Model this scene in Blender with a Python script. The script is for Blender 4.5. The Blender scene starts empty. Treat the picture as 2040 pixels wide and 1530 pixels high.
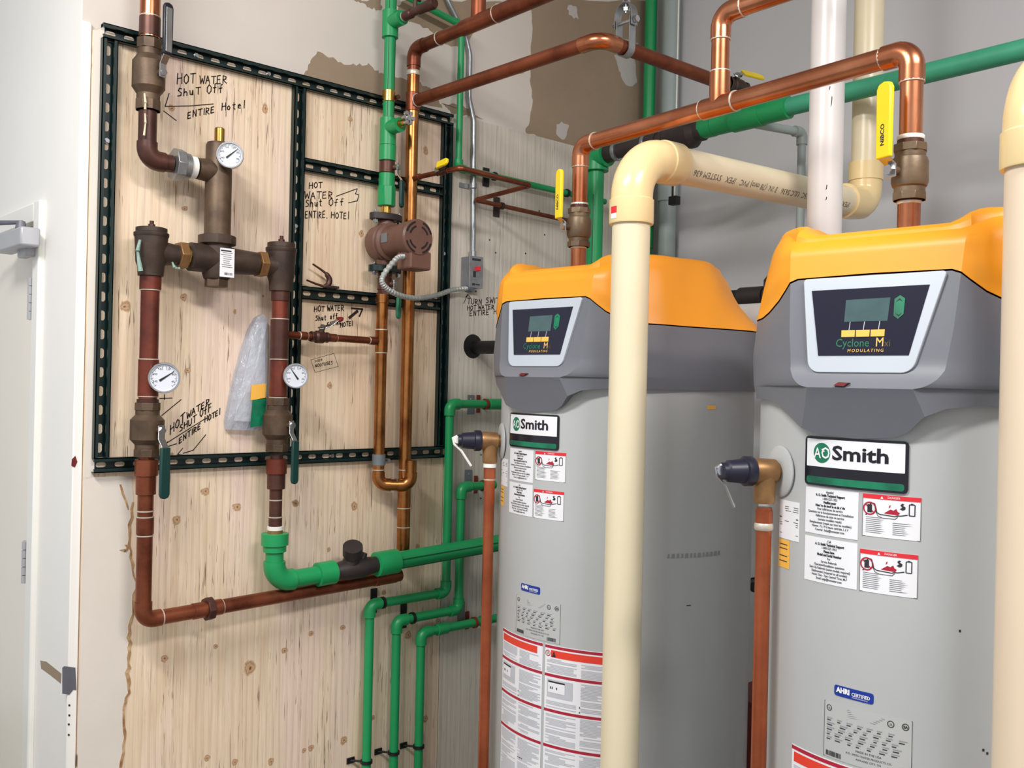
import bpy, bmesh, math, random
from mathutils import Vector, Matrix
random.seed(7)
SC = bpy.context.scene
COL = SC.collection
pi = math.pi
# ---------------------------------------------------------------- camera
FPX = 1900.0; PHI = math.radians(47.8); RHO = .022; CAM = Vector((0, 0, 1.55))
FW = Vector((math.cos(PHI), math.sin(PHI), 0)); RT = Vector((math.sin(PHI), -math.cos(PHI), 0)); UP = Vector((0, 0, 1))
AX = RT*math.cos(RHO) + UP*math.sin(RHO); BX = -RT*math.sin(RHO) + UP*math.cos(RHO)
cd = bpy.data.cameras.new('camera'); cam = bpy.data.objects.new('camera', cd); COL.objects.link(cam)
cd.sensor_fit = 'HORIZONTAL'; cd.sensor_width = 36.0; cd.lens = FPX/2040*36.0; cd.clip_start = .05
cam.matrix_world = Matrix(((AX.x, BX.x, -FW.x, CAM.x), (AX.y, BX.y, -FW.y, CAM.y), (AX.z, BX.z, -FW.z, CAM.z), (0, 0, 0, 1)))
SC.camera = cam
# ---------------------------------------------------------------- world, lamps, exposure
w = bpy.data.worlds.new('world'); SC.world = w; w.use_nodes = True
bg = w.node_tree.nodes['Background']; bg.inputs[0].default_value = (.93, .96, 1, 1); bg.inputs[1].default_value = .55
def area(name, loc, target, sx, sy, power, color):
    l = bpy.data.lights.new(name, 'AREA'); l.shape = 'RECTANGLE'; l.size = sx; l.size_y = sy; l.energy = power; l.color = color
    o = bpy.data.objects.new(name, l); COL.objects.link(o); o.location = loc
    d = Vector(target) - Vector(loc); o.rotation_euler = d.to_track_quat('-Z', 'Y').to_euler(); return o
area('fluorescent_lamp', (-.35, 1.35, 3.3), (.2, 1.7, 0), 1.2, .3, 66, (1, .985, .95))
area('fluorescent_lamp', (1.05, -.75, 3.35), (1.5, .1, 0), 1.2, .3, 62, (1, .975, .965))
SC.view_settings.view_transform = 'Standard'; SC.view_settings.look = 'None'; SC.view_settings.gamma = 1
SC.view_settings.use_curve_mapping = False; SC.view_settings.exposure = .3
# ---------------------------------------------------------------- survey helpers: sight lines of the photograph to points on real planes
def sight(px, py): return FW + AX*((px-1020)/FPX) - BX*((py-765)/FPX)
def P(px, py, Y): d = sight(px, py); return CAM + d*(Y/d.y)          # on the plane y = Y
def PX(px, py, X): d = sight(px, py); return CAM + d*(X/d.x)         # on the plane x = X
def zat(X, Y, py):                                                   # height of image row py on the vertical line through X, Y
    v = Vector((X, Y, 0)); t = FW.dot(v); return 1.55 + ((765-py)*t/FPX + RT.dot(v)*math.sin(RHO))/math.cos(RHO)
def rad(px, py, Y, wpx):                                             # half width in metres of wpx pixels there
    p = P(px, py, Y); t = FW.dot(p - CAM); k = (px-1020)/FPX
    return wpx/2*t/FPX/math.sqrt(1 + k*k)
# ---------------------------------------------------------------- materials
def lin(c):
    return tuple(((x/255)/12.92 if x/255 <= .04045 else (((x/255)+.055)/1.055)**2.4) for x in c) + (1,)
class NT:
    def __init__(s, name):
        s.m = bpy.data.materials.new(name); s.m.use_nodes = True; s.t = s.m.node_tree; s.b = s.t.nodes['Principled BSDF']
        s.tc = s.t.nodes.new('ShaderNodeTexCoord')
    def n(s, kind, **k):
        x = s.t.nodes.new('ShaderNode'+kind)
        for a, v in k.items(): setattr(x, a, v)
        return x
    def l(s, a, b): s.t.links.new(a, b)
    def map(s, sc):
        x = s.n('Mapping'); x.inputs['Scale'].default_value = sc; s.l(s.tc.outputs['Object'], x.inputs[0]); return x.outputs[0]
    def noise(s, sc, scale=1, detail=4, rough=.55, dist=0):
        x = s.n('TexNoise'); x.inputs['Scale'].default_value = scale; x.inputs['Detail'].default_value = detail
        x.inputs['Roughness'].default_value = rough; x.inputs['Distortion'].default_value = dist
        s.l(s.map(sc), x.inputs['Vector']); return x.outputs['Fac']
    def ramp(s, fac, stops):
        x = s.n('ValToRGB'); e = x.color_ramp.elements
        while len(e) < len(stops): e.new(.5)
        for q, (p, c) in zip(e, stops): q.position = p; q.color = c if len(c) == 4 else lin(c)
        s.l(fac, x.inputs[0]); return x.outputs[0]
    def mix(s, fac, a, b, mode='MIX'):
        x = s.n('Mix', data_type='RGBA', blend_type=mode)
        for v, i in ((fac, 0), (a, 6), (b, 7)):
            if isinstance(v, (int, float, tuple)): x.inputs[i].default_value = v
            else: s.l(v, x.inputs[i])
        return x.outputs[2]
    def bump(s, h, strength, dist=.002):
        x = s.n('Bump'); x.inputs['Strength'].default_value = strength; x.inputs['Distance'].default_value = dist
        s.l(h, x.inputs['Height']); s.l(x.outputs[0], s.b.inputs['Normal'])
    def out(s, col, rough=.5, metal=0, spec=.5):
        if isinstance(col, tuple): s.b.inputs['Base Color'].default_value = col
        else: s.l(col, s.b.inputs['Base Color'])
        if isinstance(rough, (int, float)): s.b.inputs['Roughness'].default_value = rough
        else: s.l(rough, s.b.inputs['Roughness'])
        s.b.inputs['Metallic'].default_value = metal; s.b.inputs['Specular IOR Level'].default_value = spec
        return s.m
def plain(name, c, rough=.5, metal=0, var=.12, scale=6, bump=0, c2=None, spec=.5):
    t = NT(name); f = t.noise((1, 1, 1), scale, 5, .6)
    a = lin(c); b = lin(c2) if c2 else tuple(x*(1-var*2) for x in a[:3]) + (1,)
    k = t.ramp(f, [(.35, a), (.68, b)])
    if bump: t.bump(t.noise((1, 1, 1), scale*12, 3), bump)
    return t.out(k, rough, metal, spec)
M = {}
M['copper'] = plain('copper', (208, 138, 102), .27, 1, .2, 7, 0, (172, 98, 66))
M['copper_dull'] = plain('dull copper', (150, 84, 58), .4, .75, .2, 9, 0, (104, 52, 36))
M['copper_red'] = plain('red oxidised copper', (128, 60, 44), .46, .5, .2, 10, 0, (86, 42, 34))
M['copper_brown'] = plain('brown oxidised copper', (92, 58, 48), .42, .5, .2, 12, 0, (66, 42, 38))
M['copper_drop'] = plain('reddish copper', (196, 108, 72), .32, .85, .2, 7, 0, (156, 80, 52))
M['copper_gold'] = plain('golden copper', (196, 134, 78), .3, 1, .2, 9, 0, (140, 86, 48))
M['bronze'] = plain('aged bronze', (104, 84, 66), .5, .45, .2, 14, .1, (74, 58, 46))
M['bronze_dark'] = plain('dark bronze', (82, 66, 56), .5, .4, .2, 14, .1, (56, 45, 40))
M['bronze_pale'] = plain('tan bronze', (170, 128, 84), .42, .6, .2, 10, .05, (122, 88, 56))
M['brass'] = plain('brass', (206, 166, 88), .25, 1, .15, 10)
M['steel'] = plain('bright steel', (205, 207, 210), .25, 1, .1, 12)
M['galv'] = plain('galvanised steel', (172, 176, 180), .35, .85, .12, 40)
M['solder'] = plain('silver solder', (215, 205, 190), .4, .5, .1, 20)
M['tape'] = plain('white thread tape', (236, 234, 228), .7, 0, .05, 20)
M['green'] = plain('green plastic pipe', (26, 152, 88), .38, 0, .06, 5)
M['green_stripe'] = plain('dark green stripe', (8, 82, 52), .4, 0, .05, 5)
M['green_lit'] = plain('lit green pipe', (60, 158, 122), .5, 0, .1, 6)  # pipe green made paler: the light on the back pipe is in the colour
M['strut'] = plain('dark green paint', (9, 38, 37), .32, .0, .15, 5)
M['grip_green'] = plain('dark green grip', (14, 62, 58), .45, 0, .1, 8)
M['grip_black'] = plain('black grip', (26, 28, 36), .4, 0, .1, 8)
M['black'] = plain('black', (22, 20, 22), .5, 0, .1, 8)
M['ink'] = plain('black marker ink', (38, 26, 24), .8, 0, .1, 30)
M['print'] = plain('black print', (40, 40, 46), .7, 0, .05, 8)
M['print_grey'] = plain('grey print', (150, 150, 156), .7, 0, .05, 8)
M['print_pale'] = plain('pale grey print', (196, 197, 204), .7, 0, .05, 8)
M['white'] = plain('white label paper', (238, 238, 242), .45, 0, .02, 4)
M['silver_label'] = plain('silver label', (186, 187, 186), .4, 0, .03, 4)
M['scuff'] = plain('faded grey ink', (120, 112, 104), .7, 0, .2, 30)
M['red'] = plain('red print', (226, 40, 52), .5, 0, .04, 4)
M['red_dark'] = plain('crimson print', (176, 24, 52), .5, 0, .04, 4)
M['red_orange'] = plain('orange red print', (232, 62, 40), .5, 0, .04, 4)
M['blue'] = plain('blue label', (18, 52, 150), .4, 0, .05, 4)
M['ivory'] = plain('ivory plastic pipe', (229, 216, 184), .3, 0, .03, 3)
M['ivory_tan'] = plain('tan plastic pipe', (226, 206, 180), .34, 0, .03, 3)
M['ivory_fit'] = plain('cream plastic fitting', (238, 212, 158), .22, 0, .03, 3)
M['pvc'] = plain('white plastic pipe', (226, 222, 220), .3, 0, .03, 3)
M['pvc_grey'] = plain('grey plastic pipe', (158, 170, 168), .45, 0, .05, 3)
M['yellow'] = plain('yellow plastic hood', (246, 160, 34), .42, 0, .03, 3, .03)
M['shroud'] = plain('grey plastic shroud', (112, 114, 122), .45, 0, .05, 3, .04)
M['tank'] = plain('light grey enamel', (184, 186, 186), .34, 0, .03, 2.5)
M['bezel'] = plain('silver plastic', (196, 203, 212), .32, .15, .03, 3)
M['screen'] = plain('dark navy gloss', (24, 22, 44), .18, 0, .04, 3)
M['lcd'] = plain('grey green display', (72, 96, 98), .1, 0, .08, 30)
M['btn'] = plain('amber button', (250, 190, 84), .4, 0, .03, 5)
M['txt_green'] = plain('green lettering', (26, 110, 78), .4, 0, .04, 5)
M['txt_gold'] = plain('gold lettering', (248, 196, 96), .4, 0, .04, 5)
M['emblem'] = plain('green emblem', (16, 132, 92), .4, 0, .1, 10, 0, (8, 84, 62))
M['badge'] = plain('black gloss', (22, 18, 30), .2, 0, .05, 4)
M['navy'] = plain('navy plastic', (26, 26, 46), .4, 0, .1, 10)
M['pump'] = plain('brown painted iron', (112, 78, 66), .45, 0, .1, 14, .12)
M['iron'] = plain('dark iron', (58, 50, 50), .5, .2, .15, 16, .1)
M['yel_grip'] = plain('yellow vinyl grip', (246, 214, 30), .4, 0, .03, 6)
M['red_clip'] = plain('red brown clip', (124, 40, 24), .5, 0, .1, 8)
M['grey_brk'] = plain('grey steel bracket', (126, 132, 138), .45, .3, .08, 8)
M['box_grey'] = plain('grey painted steel', (128, 130, 134), .5, .1, .1, 20, .05)
M['door'] = plain('cream door paint', (240, 233, 220), .42, 0, .02, 2)
M['frame_paint'] = plain('off white gloss paint', (238, 236, 230), .35, 0, .02, 2)
M['closer'] = plain('grey closer paint', (176, 176, 180), .4, .2, .05, 6)
M['wallC'] = plain('white wall paint', (244, 241, 236), .5, 0, .02, 1.2)
M['bead'] = plain('bare grey metal', (112, 112, 122), .5, .3, .1, 12)
M['paint'] = plain('stray wall paint', (228, 219, 208), .6, 0, .04, 4)
M['dial'] = plain('dial white', (214, 217, 226), .4, 0, .02, 8)
M['flex'] = plain('zinc spiral', (182, 186, 184), .4, .35, .08, 30)
M['bronze_light'] = plain('worn brown bronze', (122, 104, 82), .45, .5, .2, 14, .1, (92, 76, 60))
M['flux'] = plain('dried cream flux', (222, 210, 176), .7, 0, .1, 40)
M['patina'] = plain('pale green patina', (150, 178, 166), .8, 0, .15, 40)
M['floor'] = plain('grey concrete', (140, 136, 130), .8, 0, .2, 3, .2)
M['ceil'] = plain('white ceiling', (225, 225, 222), .8, 0, .03, 2)
M['tan'] = plain('bare drywall paper', (158, 138, 116), .85, 0, .06, 5)
M['mud'] = plain('grey white filler', (196, 190, 186), .8, 0, .04, 6)
M['rust'] = plain('rust stain', (142, 92, 52), .8, 0, .25, 30, 0, (206, 176, 134))
M['darkred'] = plain('dark red paint', (112, 22, 20), .5, 0, .1, 5)
t = NT('clear plastic bag')
t.b.inputs['Transmission Weight'].default_value = .35; t.b.inputs['Alpha'].default_value = .6
t.bump(t.noise((9, 9, 5), 5, 4), .9, .01); M['bag'] = t.out(lin((214, 220, 232)), .16)
t = NT('painted drywall'); k = t.ramp(t.noise((1, 1, 1), 1.1, 4), [(.3, (208, 200, 191)), (.7, (224, 214, 206))]); t.bump(t.noise((1, 1, 1), 60, 3), .05); M['wallA'] = t.out(k, .7)
t = NT('grey wall paint'); k = t.ramp(t.noise((1, 1, 1), .8, 4), [(.3, (196, 197, 198)), (.7, (206, 204, 208))]); M['wallB'] = t.out(k, .65)
def wood(name, c1, c2, c3, crack, dark):
    t = NT(name)
    big = t.noise((1.6, 1, .22), 4, 4, .6, .4); fine = t.noise((26, 1, .7), 6, 6, .7, .5)
    k = t.ramp(big, [(.3, c1), (.5, c2), (.68, c3)])
    k = t.mix(.55, k, t.ramp(fine, [(.3, (214, 201, 186)), (.62, (255, 251, 247))]), 'MULTIPLY')
    wv = t.n('TexWave', bands_direction='X', wave_profile='SAW'); wv.inputs['Scale'].default_value = 9; wv.inputs['Distortion'].default_value = 5
    wv.inputs['Detail'].default_value = 3; wv.inputs['Detail Scale'].default_value = 1.2; t.l(t.map((1.5, 1, .13)), wv.inputs['Vector'])
    k = t.mix(.16, k, t.ramp(wv.outputs['Fac'], [(.55, (255, 255, 255)), (.98, (150, 104, 70))]), 'MULTIPLY')
    # fine drying checks: thin upright slits gated by a coarse mask
    ck = t.noise((66, 1, 2.1), 3.2, 2, .55, .9); msk = t.noise((5, 1, 2.2), 2.2, 3)
    cc = t.n('Math', operation='MULTIPLY'); t.l(t.ramp(ck, [(.615, (0, 0, 0, 1)), (.66, (1, 1, 1, 1))]), cc.inputs[0]); t.l(t.ramp(msk, [(.46, (0, 0, 0, 1)), (.58, (1, 1, 1, 1))]), cc.inputs[1])
    c3_ = t.n('Math', operation='MULTIPLY'); t.l(cc.outputs[0], c3_.inputs[0]); c3_.inputs[1].default_value = crack
    k = t.mix(c3_.outputs[0], k, lin(dark))
    inv = t.n('Math', operation='SUBTRACT'); inv.inputs[0].default_value = 1; t.l(cc.outputs[0], inv.inputs[1])
    t.bump(inv.outputs[0], .3, .001); return t.out(k, .7)
M['ply'] = wood('bare plywood', (230, 203, 172), (243, 224, 198), (242, 219, 206), .85, (112, 84, 62))
M['ply_grey'] = wood('whitewashed plywood', (202, 197, 187), (216, 212, 202), (206, 200, 194), .45, (120, 112, 100))
t = NT('knot'); g = t.n('TexGradient', gradient_type='SPHERICAL'); nz = t.n('TexNoise'); nz.inputs['Scale'].default_value = 1.6; va = t.n('VectorMath', operation='MULTIPLY_ADD'); oi = t.n('ObjectInfo'); v4 = t.n('VectorMath', operation='ADD')
t.l(t.tc.outputs['Object'], v4.inputs[0]); t.l(oi.outputs['Location'], v4.inputs[1]); t.l(v4.outputs[0], nz.inputs['Vector']); vs_ = t.n('VectorMath', operation='SUBTRACT'); t.l(nz.outputs['Color'], vs_.inputs[0]); vs_.inputs[1].default_value = (.5, .5, .5)
t.l(vs_.outputs[0], va.inputs[0]); va.inputs[1].default_value = (1.1, 0, 1.1); t.l(t.tc.outputs['Object'], va.inputs[2]); t.l(va.outputs[0], g.inputs[0])
k = t.ramp(g.outputs[0], [(0, (228, 200, 168)), (.25, (214, 178, 140)), (.42, (190, 148, 108)), (.5, (220, 186, 150)), (.74, (202, 160, 122)), (.9, (112, 70, 46))])
al = t.ramp(g.outputs[0], [(.05, (0, 0, 0, 1)), (.4, (.7, .7, .7, 1)), (.8, (1, 1, 1, 1))]); t.l(al, t.b.inputs['Alpha']); M['knot'] = t.out(k, .7)
# ---------------------------------------------------------------- mesh helpers
def frame(z, x=None):
    z = Vector(z).normalized()
    x = Vector(x) if x is not None else (Vector((1, 0, 0)) if abs(z.x) < .9 else Vector((0, 1, 0)))
    x = (x - z*x.dot(z)).normalized(); y = z.cross(x)
    return Matrix((x, y, z)).transposed().to_4x4()
def at(c, z=(0, 0, 1), x=None): return Matrix.Translation(Vector(c)) @ frame(z, x)
class MB:
    def __init__(s): s.v = []; s.f = []
    def add(s, vs, fs, m=None):
        o = len(s.v); s.v += [tuple(m @ Vector(q)) if m else tuple(q) for q in vs]; s.f += [tuple(i+o for i in f) for f in fs]; return s
    def box(s, c, d, m=None):
        x, y, z = (q/2 for q in d)
        vs = [(c[0]+a*x, c[1]+b*y, c[2]+e*z) for a in (-1, 1) for b in (-1, 1) for e in (-1, 1)]
        return s.add(vs, [(0, 1, 3, 2), (4, 6, 7, 5), (0, 4, 5, 1), (2, 3, 7, 6), (0, 2, 6, 4), (1, 5, 7, 3)], m)
    def lathe(s, prof, m=None, n=28, closed=False):
        vs = []; fs = []
        for z, r in prof:
            for i in range(n): a = 2*pi*i/n; vs.append((r*math.cos(a), r*math.sin(a), z))
        k = len(prof)
        for j in range(k if closed else k-1):
            for i in range(n):
                a = j*n+i; b = j*n+(i+1) % n; c = ((j+1) % k)*n+(i+1) % n; d = ((j+1) % k)*n+i; fs.append((a, b, c, d))
        if not closed: fs += [tuple(reversed(range(n))), tuple(range((k-1)*n, k*n))]
        return s.add(vs, fs, m)
    def tube(s, pts, r, n=18, cap=True):
        pts = [Vector(p) for p in pts]; vs = []; fs = []; k = len(pts); prev = None
        for i, p in enumerate(pts):
            d = ((pts[min(i+1, k-1)]-p).normalized() + (p-pts[max(i-1, 0)]).normalized()).normalized() if 0 < i < k-1 else (pts[1]-pts[0] if i == 0 else pts[-1]-pts[-2]).normalized()
            if prev is None: prev = Vector((0, 0, 1)) if abs(d.z) < .9 else Vector((1, 0, 0))
            u = (prev - d*prev.dot(d)).normalized(); prev = u; v = d.cross(u); rr = r[i] if isinstance(r, (list, tuple)) else r
            for j in range(n): a = 2*pi*j/n; vs.append(p + u*(rr*math.cos(a)) + v*(rr*math.sin(a)))
        for i in range(k-1):
            for j in range(n): fs.append((i*n+j, i*n+(j+1) % n, (i+1)*n+(j+1) % n, (i+1)*n+j))
        if cap: fs += [tuple(reversed(range(n))), tuple(range((k-1)*n, k*n))]
        return s.add(vs, fs)
    def prism(s, poly, h, m=None, z0=0):
        n = len(poly); vs = [(x, y, z0) for x, y in poly] + [(x, y, z0+h) for x, y in poly]
        return s.add(vs, [tuple(reversed(range(n))), tuple(range(n, 2*n))] + [(i, (i+1) % n, n+(i+1) % n, n+i) for i in range(n)], m)
    def hexn(s, r, z0, z1, m=None, n=6, rot=0):
        return s.prism([(r*math.cos(2*pi*i/n+rot), r*math.sin(2*pi*i/n+rot)) for i in range(n)], z1-z0, m, z0)
def obj(name, mb, mat, parent=None, ang=38, bevel=0, label=None):
    me = bpy.data.meshes.new(name); me.from_pydata([tuple(v) for v in mb.v], [], mb.f)
    bm = bmesh.new(); bm.from_mesh(me); bmesh.ops.recalc_face_normals(bm, faces=bm.faces); bm.to_mesh(me); bm.free()
    if ang:
        me.polygons.foreach_set('use_smooth', [True]*len(me.polygons)); me.set_sharp_from_angle(angle=math.radians(ang))
    o = bpy.data.objects.new(name, me); COL.objects.link(o); me.materials.append(M[mat])
    if bevel:
        b = o.modifiers.new('bevel', 'BEVEL'); b.width = bevel; b.segments = 2; b.limit_method = 'ANGLE'; b.angle_limit = math.radians(40)
    if parent is not None:
        o.parent = parent
        if parent.type == 'EMPTY' and 'local' not in parent: o.matrix_parent_inverse = Matrix.Translation(-parent.location)
    if label: o['label'] = label
    return o
def thing(name, label, cat, loc=(0, 0, 0), group=None, rotz=None):
    o = bpy.data.objects.new(name, None); COL.objects.link(o); o.location = loc; o.empty_display_size = .05
    if rotz is not None: o.rotation_euler = (0, 0, rotz); o['local'] = 1
    return tag(o, label, cat, group)
def tag(o, label, cat, group=None):
    o['label'] = label; o['category'] = cat
    if group: o['group'] = group
    return o
def struct(o): o['kind'] = 'structure'; return o
def fillet(pts, rad, n=8):
    pts = [Vector(p) for p in pts]; out = [pts[0]]; arcs = []
    for i in range(1, len(pts)-1):
        a, b, c = pts[i-1], pts[i], pts[i+1]; u = (a-b).normalized(); v = (c-b).normalized(); ang = u.angle(v)
        if ang > 3.05: out.append(b); continue
        d = min(rad/math.tan(ang/2), (a-b).length*.49, (c-b).length*.49); r = d*math.tan(ang/2); ctr = b + (u+v).normalized()*(r/math.sin(ang/2))
        p0 = b+u*d; p1 = b+v*d; e0 = p0-ctr; e1 = p1-ctr; tot = e0.angle(e1); arc = []
        for k in range(n+1):
            t_ = k/n; arc.append(ctr + (e0*math.sin((1-t_)*tot) + e1*math.sin(t_*tot))/math.sin(tot))
        out += arc; arcs.append((arc, u, v))
    return out + [pts[-1]], arcs
def ring(o, c, d, r, mat='solder', wd=.0019, nm='solder_ring', k=1.04, label=None):
    return obj(nm, MB().lathe([(-wd, r*1.0), (-wd*.6, r*k), (wd*.6, r*k), (wd, r*1.0)], at(c, d), 24), mat, o, label=label)
def sleeve(o, a, b, r, mat, nm='coupling', label=None):
    a = Vector(a); b = Vector(b); L = (b-a).length; e = min(.003, L*.2)
    return obj(nm, MB().lathe([(0, r*.94), (e*.3, r), (L-e*.3, r), (L, r*.94)], at(a, b-a), 28), mat, o, label=label)
def pipe(o, pts, r, mat, bend=None, elbow=True, sock=.9, em=None, rings=False, nm='pipe', ek=1.13):
    """a straight or bent run: tube plus one elbow fitting per corner"""
    ln, arcs = fillet(pts, bend if bend else r*1.7)
    p = obj(nm, MB().tube(ln, r), mat, o)
    if elbow:
        for arc, u, v in arcs:
            L = r*sock; path = [arc[0]+u*L, arc[0]+u*.0005] + arc + [arc[-1]+v*.0005, arc[-1]+v*L]
            obj('elbow', MB().tube(path, r*ek), em or mat, o)
            if rings:
                for q, d in ((arc[0]+u*L, u), (arc[-1]+v*L, v)): ring(o, q, d, r*1.08)
    return p
def text(body, mapf, size, mat, parent, nm='lettering', align='CENTER', bold=0, shear=0, xs=1, mb=None, space=1):
    """flat lettering; mapf(u, v) gives the place on the surface it is printed on"""
    c = bpy.data.curves.new('t', 'FONT'); c.body = body; c.size = size; c.align_x = align; c.resolution_u = 2; c.offset = bold; c.shear = shear; c.space_character = space
    o = bpy.data.objects.new('t', c); COL.objects.link(o); bpy.context.view_layer.update()
    dg = bpy.context.evaluated_depsgraph_get(); me = bpy.data.meshes.new_from_object(o.evaluated_get(dg))
    own = mb is None; mb = mb or MB()
    mb.add([mapf(v.co.x*xs, v.co.y) for v in me.vertices], [tuple(p.vertices) for p in me.polygons])
    bpy.data.objects.remove(o); bpy.data.curves.remove(c); bpy.data.meshes.remove(me)
    return obj(nm, mb, mat, parent, 0) if own else mb
# pen letters, one polyline per stroke, on a 1 x 1 square
G = {'H': [[(0, 0), (.05, 1)], [(.62, 0), (.6, 1)], [(.02, .52), (.6, .56)]], 'O': [[(.35, 1), (.05, .7), (.05, .25), (.3, 0), (.6, .25), (.62, .7), (.35, 1)]],
     'T': [[(0, .97), (.7, 1)], [(.36, 1), (.33, 0)]], 'W': [[(0, 1), (.14, 0), (.36, .65), (.55, 0), (.75, 1)]], 'A': [[(0, 0), (.32, 1), (.62, 0)], [(.12, .38), (.52, .4)]],
     'E': [[(.5, 1), (.05, .95), (0, 0), (.52, .04)], [(.02, .5), (.42, .52)]], 'R': [[(.03, 0), (.05, 1), (.5, .85), (.45, .55), (.05, .48), (.58, 0)]],
     'S': [[(.55, .9), (.25, 1), (.08, .72), (.5, .42), (.45, .08), (0, .05)]], 'U': [[(0, 1), (.05, .15), (.3, 0), (.55, .2), (.58, 1)]], 'F': [[(.5, 1), (.03, .95), (0, 0)], [(.02, .5), (.42, .55)]],
     'N': [[(0, 0), (.05, 1), (.52, .03), (.56, 1)]], 'I': [[(.15, 0), (.18, 1)]], 'L': [[(.05, 1), (0, 0), (.5, .04)]], 'K': [[(0, 0), (.03, 1)], [(.5, .95), (.05, .45), (.55, 0)]],
     'C': [[(.55, .85), (.3, 1), (.02, .6), (.1, .1), (.52, .12)]], 'G': [[(.55, .85), (.3, 1), (.02, .6), (.1, .1), (.52, .1), (.52, .45), (.3, .42)]],
     'h': [[(0, 0), (.05, 1)], [(.03, .4), (.3, .6), (.45, .4), (.45, 0)]], 'u': [[(0, .6), (.05, .1), (.3, .02), (.42, .6), (.45, 0)]], 't': [[(.22, 1), (.2, .1), (.4, 0)], [(.02, .68), (.42, .7)]],
     'f': [[(.5, 1), (.28, .95), (.22, 0)], [(.02, .55), (.46, .58)]], 'o': [[(.25, .6), (.03, .4), (.05, .1), (.3, 0), (.45, .3), (.25, .6)]], 'e': [[(.03, .32), (.42, .38), (.3, .6), (.05, .45), (.05, .1), (.42, .04)]],
     'l': [[(.2, 1.1), (.15, -.08)]], '.': [[(.1, 0), (.16, .05)]], ' ': []}
INKS = []
def strokes(mb, lines, Y, wd):
    for ln in lines:
        for a, b in zip(ln[:-1], ln[1:]):
            d = (b-a)
            if d.length < 1e-6: continue
            d.normalize(); n = Vector((-d.z, 0, d.x))*wd; e = d*wd*.6
            mb.add([a-e-n, b+e-n, b+e+n, a-e+n], [(0, 1, 2, 3)])
def pen(mb, s, p0, p1, hpx, Y, wd=.0016):
    """hand lettering from image point p0 to p1 (baseline) on the sheet at y = Y"""
    a = P(*p0, Y); b = P(*p1, Y); up = P(p0[0]+(hpx*.02), p0[1]-hpx, Y)-a; n = sum(.45 if c in 'Il. ' else .85 for c in s); dx = (b-a)/n; k = 0
    for c in s:
        jz = random.uniform(-.06, .06); js = random.uniform(.92, 1.08)
        strokes(mb, [[a + dx*(k+x*.98) + up*((y*js)+jz) for x, y in st] for st in G[c]], Y, wd)
        k += .45 if c in 'Il. ' else .85
def draw(mb, pts, Y, wd=.0014): strokes(mb, [[P(*q, Y) for q in pts]], Y, wd)
def flat(name, pts, Y, mat, parent, t_=.0008, ang=0, xmin=-9):
    """thin layer with the outline pts (image points) lying on the sheet y = Y"""
    q = [P(*p, Y) for p in pts]; n = len(q)
    for v in q: v.x = max(v.x, xmin)
    return obj(name, MB().add([v for v in q] + [v - Vector((0, t_, 0)) for v in q], [tuple(range(n)), tuple(reversed(range(n, 2*n)))] + [(i, (i+1) % n, n+(i+1) % n, n+i) for i in range(n)]), mat, parent, ang)
# ================================================================ SETTING
YW = 2.75; YP = 2.732; CX = .868; XB = 3.29
floor = struct(obj('floor', MB().box((1, .6, -.05), (6.4, 8.4, .1)), 'floor'))
ceil = struct(obj('ceiling', MB().box((1, .6, 3.65), (6.4, 8.4, .1)), 'ceil'))
wallA = struct(obj('wall_back', MB().box(((CX+.002+3.42)/2, YW+.06, 1.8), (3.42-CX-.002, .12, 3.6)), 'wallA'))
wallB = struct(obj('wall_right', MB().box((XB+.06, .2, 1.8), (.12, 5.1, 3.6)), 'wallB'))
# the door wall runs away from the outside corner
yd0, yd1, zd = 3.088, 4.0, 2.005
wc = MB(); th = .1
wc.box((CX+th/2, (YW+.002+yd0)/2, 1.8), (th, yd0-YW-.002, 3.6)); wc.box((CX+th/2, (yd0+yd1)/2, (zd+3.6)/2), (th, yd1-yd0, 3.6-zd)); wc.box((CX+th/2, (yd1+4.8)/2, 1.8), (th, 4.8-yd1, 3.6))
wallC = struct(obj('wall_left', wc, 'wallC', ang=0))
door = thing('door_1', 'cream steel door at the far left with grey hinges and a closer', 'door', (CX, yd0, 0)); door['kind'] = 'structure'; del door['category']
obj('door_leaf', MB().box((CX+.03, (yd0+yd1)/2, zd/2+.005), (.045, yd1-yd0-.012, zd-.02)), 'door', door, bevel=.002)
fr = MB(); fr.box((CX-.008, yd0-.025, (zd+.06)/2), (.02, .058, zd+.06)); fr.box((CX-.008, yd1+.025, (zd+.06)/2), (.02, .058, zd+.06)); fr.box((CX-.008, (yd0+yd1)/2, zd+.03), (.02, yd1-yd0-.008, .058))
obj('door_frame', fr, 'frame_paint', door, bevel=.004)
for zc in (1.775, .98):
    hg = MB()
    for k in range(5): hg.lathe([(-.0125, .0085), (.0105, .0085)], at((CX-.016, yd0+.022, zc-.05+k*.0255)), 14)
    hg.box((CX-.01, yd0+.035, zc), (.006, .03, .125)); obj('hinge', hg, 'closer', door)
qa = PX(61, 470, CX-.05); cy_ = qa.y+.14; cz_ = PX(40, 478, CX-.05).z; cl = MB().box((CX-.05, cy_, cz_), (.055, .28, .055)); cl.box((CX-.03, cy_-.03, cz_-.035), (.03, .09, .03))
co = obj('door_closer', cl, 'closer', door, bevel=.006)
obj('closer_arm', MB().tube([(CX-.05, cy_-.04, cz_+.03), (CX-.05, cy_-.04, cz_+.052), (CX-.09, cy_+.06, cz_+.056), (CX-.12, cy_+.22, cz_+.056)], .008).lathe([(0, .018), (.03, .012)], at((CX-.05, cy_-.04, cz_+.025)), 12), 'bead', co)
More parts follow.
